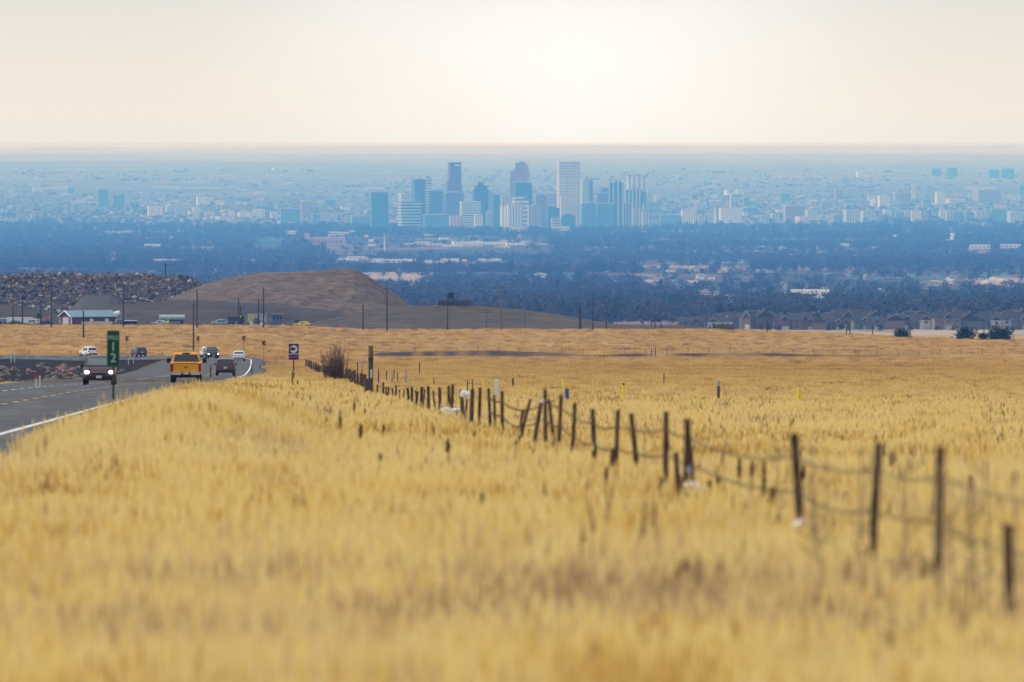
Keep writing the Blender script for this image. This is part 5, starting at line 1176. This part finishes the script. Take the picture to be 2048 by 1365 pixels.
# ------------------------------------------------------------------ near barbed wire fence
def fence_pt(xt, yt, xb, yb, D):
    T_ = Vector((PX(xt, D), D, PZ(yt, D))); B_ = Vector((PX(xb, D), D, PZ(yb, D))); d = (B_-T_).normalized()
    zg__ = G(B_.x, D)-.25; k = (zg__-T_.z)/d.z; return T_, T_+d*k
POSTS = [(2150, 940, 2150, 1300), (1880, 893, 1879, 1180), (1757, 885, 1742, 1120), (1588, 868, 1597, 1035), (1372, 838, 1391, 1000), (1376, 840, 1372, 985), (1332, 823, 1334, 970), (1262, 827, 1274, 970), (1236, 820, 1232, 930), (1185, 818, 1187, 912), (1150, 806, 1146, 900), (1122, 790, 1119, 878), (1090, 779, 1089, 870), (1083, 798, 1070, 868), (1061, 798, 1046, 862), (1004, 783, 1003, 855), (977, 777, 980, 850), (960, 776, 959, 835), (945, 778, 942, 830), (923, 780, 924, 835), (905.5, 769, 904, 850), (897, 772, 899, 860), (879, 775, 879, 830), (856.5, 773, 857, 826), (843.5, 774, 842, 822), (835, 783, 831, 830), (823.5, 774, 826, 842), (815, 776, 820, 830), (792, 771, 793, 805), (785, 777, 785, 808), (777, 774, 777, 812), (772, 774, 775, 812), (766.5, 765, 767, 790), (754.5, 770, 756, 802), (744.5, 776, 745, 802)]
FT = thing('wire_fence', 'sagging barbed wire fence on dark leaning wooden posts through the tall grass', 'fence', (0, 0, 0))
p0 = GP(1880, 60); FT.location = p0
tops = []
for k, (xt, yt, xb, yb) in enumerate(POSTS):
    D = 77400/(max(xt, 742)-583)
    if xt < 756: D = 440+(756-xt)*1.5
    T_, B_ = fence_pt(xt, yt, xb, yb, D); r_ = random.uniform(.032, .043)*(1.0 if D < 200 else 1.35)
    mid = (T_+B_)/2+Vector((random.uniform(-.02, .02), 0, 0))
    MB().path([B_-p0, mid-p0, T_-p0], [r_*1.05, r_, r_*.88], 7).build('post', WOODB, FT); tops.append((T_, B_, D))
for xt, yt, xb, yb, D in [(2014, 1050, 2022, 1300, 52), (1352, 905, 1356, 990, 99), (1225, 900, 1222, 950, 118), (1098, 800, 1106, 872, 150), (1046, 820, 1040, 862, 168), (988, 790, 990, 842, 190), (935, 788, 931, 832, 222), (866, 782, 871, 826, 272), (849, 779, 846, 822, 292), (831, 781, 836, 838, 308), (808, 779, 806, 812, 345), (799, 780, 801, 815, 358)]:
    T_, B_ = fence_pt(xt, yt, xb, yb, D); mid = (T_+B_)/2
    MB().path([B_-p0, mid-p0, T_-p0], [.034, .032, .028], 7).build('post', WOODB, FT)
tops = [q for k, q in enumerate(tops) if k not in (5, 13)]
tops.sort(key=lambda q: q[2]); WIRE = mat('rusty_wire', (.09, .065, .055), .7, .2, 20)
for hgt in (.20, .50, .82):
    b = MB()
    for (a, ab, _), (c, cb, _2) in zip(tops[:-1], tops[1:]):
        pa = a+(ab-a).normalized()*hgt; pc = c+(cb-c).normalized()*hgt; L_ = (pc-pa).length; n = 5; sag = min(.07, .004*L_+.01)*random.uniform(.5, 1.4)
        pts = [pa.lerp(pc, i/n)-Vector((0, 0, sag*4*(i/n)*(1-i/n)))-p0 for i in range(n+1)]
        b.path(pts, [.0034]*(n+1), 4)
        if _2 < 200:
            for q in np.arange(.2, L_, .35):
                c_ = pa.lerp(pc, q/L_)-Vector((0, 0, sag*4*(q/L_)*(1-q/L_)))-p0; b.tube(c_-Vector((.02, 0, .02)), c_+Vector((.02, 0, .02)), .003, n=4)
    b.build('wire', WIRE, FT)
# fence running on beyond the big post
FT2 = thing('wire_fence', 'far stretch of small dark fence posts running past the bare bush toward the bend', 'fence', GP(741, 480)); q0 = FT2.location.copy()
far = []
for k in range(46):
    f = k/45; D = 490*(1150/490)**f; x = float(np.interp(D, [480, 520, 560, 640, 720, 900, 1150], [735, 722, 710, 690, 668, 637, 611])); yt = float(np.interp(x, [611, 640, 668, 690, 710, 735], [712, 728, 745, 753, 758, 765]))
    X = PX(x, D); z = G(X, D); H = 1.25+random.uniform(-.1, .12)
    P_ = Vector((X, D, z)); b = P_-q0
    MB().tube(b-Vector((0, 0, .2)), b+Vector((random.uniform(-.06, .06), 0, H)), .075, .065, 6).build('post', WOODB, FT2); far.append(b+Vector((0, 0, H*.85)))
b = MB()
for a, c in zip(far[:-1], far[1:]): b.tube(a, c, .008, n=4, cap=False); b.tube(a-Vector((0, 0, .4)), c-Vector((0, 0, .4)), .008, n=4, cap=False)
b.build('wire', WIRE, FT2)
# fence across the far field
FT3 = thing('wire_fence', 'low wire fence with thin steel posts crossing the far right of the field', 'fence', GP(1640, 1802)); q0 = FT3.location.copy(); pr = None
wb = MB()
for k, x in enumerate(list(range(830, 2100, 42))):
    D = 1803+3*math.sin(k); P_ = GP(x, D); b = P_-q0; big = False
    MB().tube(b-Vector((0, 0, .2)), b+Vector((random.uniform(-.05, .05), 0, 1.25)), .05, .045, 6).build('post', STEEL, FT3)
    if pr is not None:
        for hh in (.45, .8, 1.15): wb.tube(pr+Vector((0, 0, hh)), b+Vector((0, 0, hh)), .011, n=4, cap=False)
    pr = b
wb.build('wire', WIRE, FT3)
GT = thing('field_gate', 'pair of dark gateposts joined by a short rail in the far field', 'gate', GP(1306, 1797))
for s_, hh in ((-.35, 1.75), (.42, 1.8)): MB().tube((s_, 0, -.2), (s_+.05, 0, hh), .09, .08, 8).build('gatepost', WOOD, GT)
MB().tube((-.35, 0, 1.0), (.42, 0, 1.0), .03, n=6).build('rail', WOOD, GT)
# the tall stub post, with the corner brace posts
D = 470; p = GP(741.5, D); H = PZ(692, D)-p.z
t = thing('timber_post', 'thickest tallest round timber post with a pale metal tag and a paler top', 'post', p)
MB().tube((0, 0, -.3), (0, 0, H-.75), .135, .125, 14).build('shaft', mat('grey_timber', (.05, .055, .055), .85, .3, 3), t); MB().tube((0, 0, H-.75), (0, 0, H), .128, .125, 14).build('top_section', mat('brown_timber', (.13, .095, .06), .85, .3, 3), t)
MB().tube((0, 0, H-.78), (0, 0, H-.62), .14, n=14).build('band', DKM, t); MB().box((.03, -.145, H-1.45), (.09, .03, .45)).build('tag', SILV, t)
for x, yt, r_, lab in ((733.5, 759, .13, 'thick dark stubby corner post left of the tallest timber post'), (737, 768, .11, 'thick dark brace post squeezed against the tallest timber post')):
    p = GP(x, 462); H = PZ(yt, 462)-p.z; t = thing('corner_post', lab, 'post', p); MB().path([(0, 0, -.2), (.02, 0, H*.5), (-.03, 0, H)], [r_, r_*1.05, r_*.95], 10).build('shaft', WOODB, t); MB().tube((-.03, 0, H), (-.03, 0, H+.03), r_*.9, n=10).build('end_grain', WOOD, t)

# ------------------------------------------------------------------ bare bush
p = GP(672, 600); t = thing('bare_bush', 'leafless purplish brown bush growing on the fence line', 'bush', p)
b = MB(); r = random.Random(5)
for k in range(105):
    a = r.uniform(0, 6.28); x0, y0 = r.gauss(0, .34), r.gauss(0, .3); H = r.uniform(1.7, 3.05)*(1-.18*abs(x0)); lx = x0*.45+r.gauss(0, .16); ly = r.gauss(0, .4)
    pts = [Vector((x0+lx*f*f*.7+r.gauss(0, .03), y0+ly*f, H*f)) for f in (0, .35, .7, 1)]
    b.path([q-Vector((0, 0, .1)) for q in pts], [.026, .020, .014, .007], 4)
    for q in range(5):
        f = r.uniform(.35, .95); i = min(2, int(f*3)); c = pts[i].lerp(pts[i+1], f*3-i); b.tube(c, c+Vector((r.gauss(0, .22), r.gauss(0, .2), r.uniform(.15, .45))), .010, .004, 3, cap=False)
b.build('branches', mat('bush_twig', (.10, .06, .055), .9, .3, 3), t)
# ------------------------------------------------------------------ coloured utility markers
MY = mat('marker_yellow', (.72, .56, .01), .5, .1, 4); MBl = mat('marker_blue', (.02, .10, .30), .5, .1, 4); MW = mat('marker_white', (.62, .66, .72), .5, .1, 4); MP = mat('marker_purple', (.10, .05, .28), .5, .1, 4); MLB = mat('marker_light_blue', (.08, .30, .50), .5, .1, 4)
def marker(x, yt, D, w, low_m, top_m, frac, label, lean=0, rnd=False):
    p = GP(x, D); H = PZ(yt, D)-p.z; t = thing('utility_marker', label, 'utility marker', p, R(random.uniform(-15, 15)))
    hw = w*D/F; f = H*(1-frac)
    if rnd: MB().tube((0, 0, -.2), (lean, 0, f), hw/2, n=10).build('shaft', low_m, t); MB().tube((lean, 0, f), (lean*1.1, 0, H), hw/2*1.02, n=10).build('top_section', top_m, t)
    else: MB().box((0, 0, f/2-.1), (hw, .03, f+.2)).build('shaft', low_m, t); MB().box((lean*.5, 0, (f+H)/2), (hw*1.02, .032, H-f)).build('top_section', top_m, t)
    return t
marker(1598, 778, 380, 8.5, MY, MY, .1, 'thick yellow marker post farthest right in the field', rnd=True)
marker(1247, 767, 430, 5.5, MY, DKM, .06, 'yellow marker post with a dark cap left of the grey post', rnd=True)
marker(1127, 759, 520, 4.5, MY, MY, .1, 'tall thin yellow marker directly behind the dark blue marker', rnd=True)
marker(1051, 760, 520, 3, MY, MY, .1, 'thin yellow marker left of the dark blue marker', rnd=True)
marker(967, 756, 560, 3, MY, MY, .1, 'thin yellow marker left of the white and blue marker', rnd=True)
marker(905, 758, 560, 2, MY, MY, .1, 'faint short yellow marker above the fence posts', rnd=True)
marker(863, 752, 600, 2, MY, MY, .1, 'smallest yellow marker, far back left of the others', rnd=True)
marker(1134, 778, 400, 8, MBl, MBl, .2, 'short wide dark blue marker post', rnd=True)
marker(993, 758, 430, 6.5, MLB, MW, .62, 'flat marker, white above and light blue below')
marker(812, 738, 640, 3, MLB, mat('marker_lilac', (.4, .25, .5), .5), .5, 'small marker, lilac above and blue below, far back')
marker(784, 743, 640, 2.5, MP, mat('marker_lilac', (.4, .25, .5)), .4, 'small lilac marker between two dark stakes, far back')
marker(757, 750, 600, 3, MP, MP, .2, 'small dark purple marker right of the tallest timber post')
marker(724, 722, 760, 2.5, MP, mat('marker_lilac', (.4, .25, .5)), .4, 'thin violet marker left of the tallest timber post')
marker(1401.5, 808, 400, 7, MP, MP, .2, 'short purple marker post just above the fence wire')
marker(1437, 762, 420, 6, mat('grey_pipe', (.06, .065, .075), .6), mat('pipe_cap', (.28, .28, .28), .6), .18, 'dark grey pipe post with a paler cap in the right field', rnd=True)
marker(1026, 757, 560, 3, WOOD, DKM, .3, 'thin dark stake right of the white and blue marker')
marker(1328, 747, 600, 1.8, WOOD, DKM, .2, 'thin dark stake alone in the right part of the field')
for k, (x, yt, D) in enumerate([(935, 761, 520), (945, 760, 520), (715, 724, 760), (788, 740, 700), (773, 742, 700), (795, 745, 680), (839, 724, 900), (757, 738, 700), (868, 755, 620)]):
    classed(marker(x, yt, D, 1.8, WOOD, DKM, .3, 'x'), ('thin dark stake behind the fence', 'thin dark stakes'), x)

# ------------------------------------------------------------------ dried weeds with dark heads
HEADM = mat('seed_head', (.09, .045, .022), .95, .35, 20); STEMM = mat('weed_stem', (.24, .17, .09), .9, .3, 10)
def weed(x, yt, yb, w, D, k):
    X = PX(x, D); z = G(X, D); H = PZ(yt, D)-z; hh = (yb-yt)*D/F; r_ = w*D/F/2*1.25; t = thing('dried_weed', 'x', 'weed', (X, D, z), 0, 'dried weeds in the tall grass')
    ln = random.uniform(-.05, .05)
    MB().path([(0, 0, -.05), (ln*.4, 0, (H-hh)*.6), (ln, 0, H-hh*.5)], [.012, .010, .008], 6).build('stem', STEMM, t)
    b = MB(); rr = random.Random(k); n = 9
    for i in range(n):
        f = (i+.5)/n; rad = r_*math.sin(math.pi*(.12+.8*f))**.6; b.blob((ln+rr.uniform(-.15, .15)*r_, rr.uniform(-.15, .15)*r_, H-hh+hh*f), (rad, rad, hh/n*.9), k*20+i, .3)
    b.build('seed_head', HEADM, t); return t
W_ = [(684, 822, 864, 5), (724, 847, 876, 8), (767, 848, 864, 6), (754, 905, 925, 8), (902, 878, 905, 10), (965, 985, 1010, 8), (925, 1068, 1105, 9), (976, 1015, 1030, 9), (793, 1048, 1066, 10), (1430, 1060, 1110, 14), (1524, 1075, 1110, 12), (1545, 1030, 1080, 12), (1546, 975, 1010, 10), (1512, 925, 965, 9), (1519, 920, 990, 8), (1438, 935, 970, 9), (1472, 918, 955, 9), (1320, 955, 990, 10), (1207, 935, 960, 8), (1181, 963, 976, 8), (1028, 880, 892, 5), (952, 862, 874, 5), (709, 800, 830, 4), (698, 815, 826, 3), (727, 818, 834, 4), (586, 742, 775, 2.6), (596, 760, 772, 2.6), (622, 790, 804, 3), (616, 800, 812, 3), (1422, 960, 975, 8), (1700, 985, 1030, 9), (1612, 930, 960, 8), (1836, 1080, 1130, 12), (2014, 1052, 1110, 18), (1950, 950, 990, 10), (1358, 950, 990, 10)]
CTS = ('tall dead stalk by the near fence', 'dead stalks')
for k, (x, yt, D) in enumerate([(1652, 935, 66), (1640, 960, 64), (1700, 940, 60), (1715, 905, 62), (1790, 930, 60), (1835, 950, 56), (1850, 940, 58), (1925, 955, 54), (1936, 970, 52), (1965, 1000, 52), (1985, 930, 56), (1625, 900, 72), (1488, 930, 88), (1560, 900, 80), (1290, 880, 112), (2035, 960, 54), (1905, 1010, 50), (1660, 1000, 58)]):
    X = PX(x, D); z = G(X, D); H = PZ(yt, D)-z; t = thing('dead_stalk', 'x', 'weed', (X, D, z), 0, 'tall dead stalks'); classed(t, CTS, x)
    rr = random.Random(k+50); l1 = rr.uniform(-.12, .12); b = MB(); b.path([(0, 0, -.05), (l1*.5, 0, H*.5), (l1, 0, H)], [.009, .007, .004], 5)
    for q in range(9): f = rr.uniform(.3, .95); sx = rr.choice([-1, 1])*rr.uniform(.05, .16); b.tube((l1*f, 0, H*f), (l1*f+sx, rr.uniform(-.05, .05), H*f+rr.uniform(.06, .2)), .005, .003, 4)
    b.build('stem', mat('stalk_grey', (.30, .22, .14), .9, .3, 9), t)
    MB().blob((l1, 0, H), (.016, .016, .05), k*30, .3).build('seed_head', mat('stalk_heads', (.30, .21, .13), .95, .3, 9), t)
CWD = ('dried weed with a dark seed head', 'dark-headed weeds')
for k, (x, yt, yb, w) in enumerate(W_):
    D = float(np.interp(-yb, [-1130, -1000, -900, -860, -800, -770], [72, 88, 118, 165, 290, 430])); classed(weed(x, yt, yb, w, D, k), CWD, x)
# ------------------------------------------------------------------ litter caught on the fence
def litter(x, y, w, h, D, label, m_, seed, name='plastic_bag'):
    b = MB(); r = random.Random(seed); s = D/F
    for i in range(7): b.blob((r.uniform(-.32, .32)*w*s, r.uniform(-.05, .05), r.uniform(-.25, .25)*h*s), (w*s*.30*r.uniform(.6, 1), .06, h*s*.32*r.uniform(.6, 1)), seed*10+i, .45, 2)
    o = b.build(name, m_, None, loc=(PX(x, D), D-.06, PZ(y, D))); tag(o, label, 'litter')
BAGW = mat('bag_white', (.78, .78, .80), .5, .2, 9); BAGP = mat('bag_pink', (.70, .55, .50), .5, .3, 9); BAGB = mat('bag_blue', (.16, .2, .28), .5, .3, 9); BAGG = mat('bag_green', (.08, .13, .10), .7, .3, 9)
litter(909, 823, 52, 16, 235, 'long shredded white plastic sheet low on the fence posts', BAGW, 1, 'plastic_sheet')
litter(930, 788, 18, 22, 218, 'small white plastic rag high on the fence wire', BAGW, 2, 'plastic_rag')
litter(1084, 803, 8, 8, 150, 'tiny white scrap caught at the crossed leaning posts', BAGW, 3, 'plastic_scrap')
litter(1598, 1052, 34, 28, 76, 'crumpled pinkish white bag at the foot of a leaning post', BAGW, 4)
litter(1386, 975, 38, 26, 97, 'whitish plastic wrapped round the foot of the doubled posts', BAGW, 5, 'plastic_wrap')
litter(1377, 942, 16, 24, 96, 'blue grey rag tied between the doubled posts', BAGB, 6, 'rag')
litter(1245, 952, 26, 14, 112, 'dark green scrap low in the grass beside a leaning post', BAGG, 7, 'green_scrap')
# ------------------------------------------------------------------ riprap boulders on the burnt bank
BM = [MB().blob((0, 0, 0), (.42, .36, .30), 700+k, .28, 2).mesh('boulder') for k in range(6)]
bc = [(.20, .155, .125), (.26, .15, .10), (.12, .10, .085)]
for k, me in enumerate(BM): me.materials.append(mat('boulder_%d' % (k % 3), bc[k % 3], .9, .3, 2.5, bump=.4))
rb = random.Random(11)
for k in range(230):
    D = rb.uniform(900, 1400); x = rb.uniform(-60, 165)*(1 if rb.random() < .92 else 1.6); X = PX(x, D)
    if path_query(np.array([X]), np.array([D]))[0][0] > -ROADW-3: continue
    o = bpy.data.objects.new('boulder', BM[k % 6]); COL.objects.link(o); s = rb.choice([.5, .6, .8, 1.1])*rb.uniform(.8, 1.2); o.scale = (s, s, s*1.05); o.rotation_euler = (0, 0, rb.uniform(0, 6)); o.location = (X, D, G(X, D)+.08*s)
    tag(o, 'pale boulder lying on the burnt bank inside the bend', 'boulder', 'boulders on the burnt bank')

finish_labels()
# ------------------------------------------------------------------ haze
zlow = float(ZZ.min())-1.5
xm_ = float(np.abs(XX).max())+50
HB = MB(); HB.add([(x, y, z) for z in (zlow, 1.6) for x, y in ((-xm_, -60), (xm_, -60), (xm_, 78200), (-xm_, 78200))], [(3, 2, 1, 0), (4, 5, 6, 7), (0, 1, 5, 4), (1, 2, 6, 5), (2, 3, 7, 6), (3, 0, 4, 7)])
m = bpy.data.materials.new('haze_air'); m.use_nodes = True; m.node_tree.nodes.clear()
out = m.node_tree.nodes.new('ShaderNodeOutputMaterial'); v = m.node_tree.nodes.new('ShaderNodeVolumePrincipled')
HAZE_C = (.10, .375, 1.0); HAZE_D = 5.2e-5
v.inputs['Color'].default_value = (*HAZE_C, 1); v.inputs['Absorption Color'].default_value = (1, 1, 1, 1); v.inputs['Density'].default_value = HAZE_D; v.inputs['Anisotropy'].default_value = .0
m.node_tree.links.new(v.outputs[0], out.inputs['Volume'])
hz = HB.build('haze', m); tag(hz, 'thin blue air haze lying over the whole valley', 'haze', kind='stuff')

# ------------------------------------------------------------------ sky, sun, camera
SUN_EL, SUN_AZ = 38, -78                   # azimuth from the view direction, negative = left
w = bpy.data.worlds.new('World'); SC.world = w; w.use_nodes = True; t = w.node_tree; N = t.nodes; L = t.links
bg = N['Background']; sky = N.new('ShaderNodeTexSky'); sky.sky_type = 'NISHITA'; sky.sun_disc = False; sky.sun_elevation = R(SUN_EL); sky.sun_rotation = R(SUN_AZ)
sc_ = N.new('ShaderNodeVectorMath'); sc_.operation = 'SCALE'; sc_.inputs['Scale'].default_value = .10; L.new(sky.outputs[0], sc_.inputs[0])
tc = N.new('ShaderNodeTexCoord'); sep = N.new('ShaderNodeSeparateXYZ'); L.new(tc.outputs['Generated'], sep.inputs[0])
# thin cloud veil: cream at the horizon, paler above, softly brighter ahead
rp = N.new('ShaderNodeValToRGB'); e = rp.color_ramp.elements
stops = [(0.0, (.91, .87, .82)), (.0022, (.93, .87, .79)), (.0045, (.97, .87, .75)), (.010, (.91, .84, .75)), (.018, (.82, .79, .74)), (.03, (.82, .81, .78)), (.12, (.84, .84, .83)), (.5, (.80, .84, .88)), (1, (.76, .82, .92))]
while len(e) < len(stops): e.new(.5)
for q, (p_, c) in zip(e, stops): q.position = p_; q.color = (*c, 1)
L.new(sep.outputs['Z'], rp.inputs['Fac'])
dst = N.new('ShaderNodeVectorMath'); dst.operation = 'SUBTRACT'; L.new(tc.outputs['Generated'], dst.inputs[0]); dst.inputs[1].default_value = (.007, 1, .0085)
sc2 = N.new('ShaderNodeVectorMath'); sc2.operation = 'MULTIPLY'; sc2.inputs[1].default_value = (1, 1, 1.9); L.new(dst.outputs[0], sc2.inputs[0])
ln = N.new('ShaderNodeVectorMath'); ln.operation = 'LENGTH'; L.new(sc2.outputs[0], ln.inputs[0])
gl = N.new('ShaderNodeMapRange'); gl.interpolation_type = 'SMOOTHERSTEP'; gl.inputs['From Min'].default_value = .0; gl.inputs['From Max'].default_value = .064; gl.inputs['To Min'].default_value = 1; gl.inputs['To Max'].default_value = 0
nz = N.new('ShaderNodeTexNoise'); nz.inputs['Scale'].default_value = 26; nz.inputs['Detail'].default_value = 3; mp = N.new('ShaderNodeMapping'); mp.inputs['Scale'].default_value = (1, 1, 2.2); L.new(tc.outputs['Generated'], mp.inputs[0]); L.new(mp.outputs[0], nz.inputs['Vector'])
ad = N.new('ShaderNodeMath'); ad.operation = 'MULTIPLY_ADD'; ad.inputs[1].default_value = .02; L.new(nz.outputs['Fac'], ad.inputs[0]); L.new(ln.outputs['Value'], ad.inputs[2]); L.new(ad.outputs[0], gl.inputs['Value'])
mx = N.new('ShaderNodeMix'); mx.data_type = 'RGBA'; mx.inputs['B'].default_value = (1.10, 1.06, 1.00, 1); L.new(gl.outputs[0], mx.inputs['Factor']); L.new(rp.outputs[0], mx.inputs['A'])
vm = N.new('ShaderNodeMix'); vm.data_type = 'RGBA'; vm.inputs['Factor'].default_value = .9; L.new(sc_.outputs[0], vm.inputs['A']); L.new(mx.outputs['Result'], vm.inputs['B'])
L.new(vm.outputs['Result'], bg.inputs['Color']); bg.inputs['Strength'].default_value = .74
sd = bpy.data.lights.new('sun', 'SUN'); sd.energy = 2.0; sd.angle = R(4); sd.color = (1, .93, .82); so = bpy.data.objects.new('sun', sd); COL.objects.link(so)
az = R(SUN_AZ); el = R(SUN_EL); dirv = Vector((math.sin(az)*math.cos(el), math.cos(az)*math.cos(el), math.sin(el)))
so.rotation_euler = dirv.to_track_quat('Z', 'Y').to_euler(); so.location = dirv*100
cam = bpy.data.cameras.new('camera'); co_ = bpy.data.objects.new('camera', cam); COL.objects.link(co_); SC.camera = co_
cam.sensor_width = 36; cam.lens = 36*F/2048; cam.clip_start = .5; cam.clip_end = 100000; co_.location = (0, 0, 0); co_.rotation_euler = (R(90), 0, 0)
cam.shift_y = -(682.5-EY)/2048; cam.dof.use_dof = True; cam.dof.focus_distance = 1000; cam.dof.aperture_fstop = cam.lens/66.0
vs_ = SC.view_settings; vs_.view_transform = 'Standard'; vs_.look = 'None'; vs_.exposure = .45; vs_.gamma = 1
SC.cycles.volume_bounces = 1; SC.cycles.max_bounces = 6; SC.cycles.diffuse_bounces = 3; SC.cycles.transparent_max_bounces = 6; SC.cycles.use_denoising = True
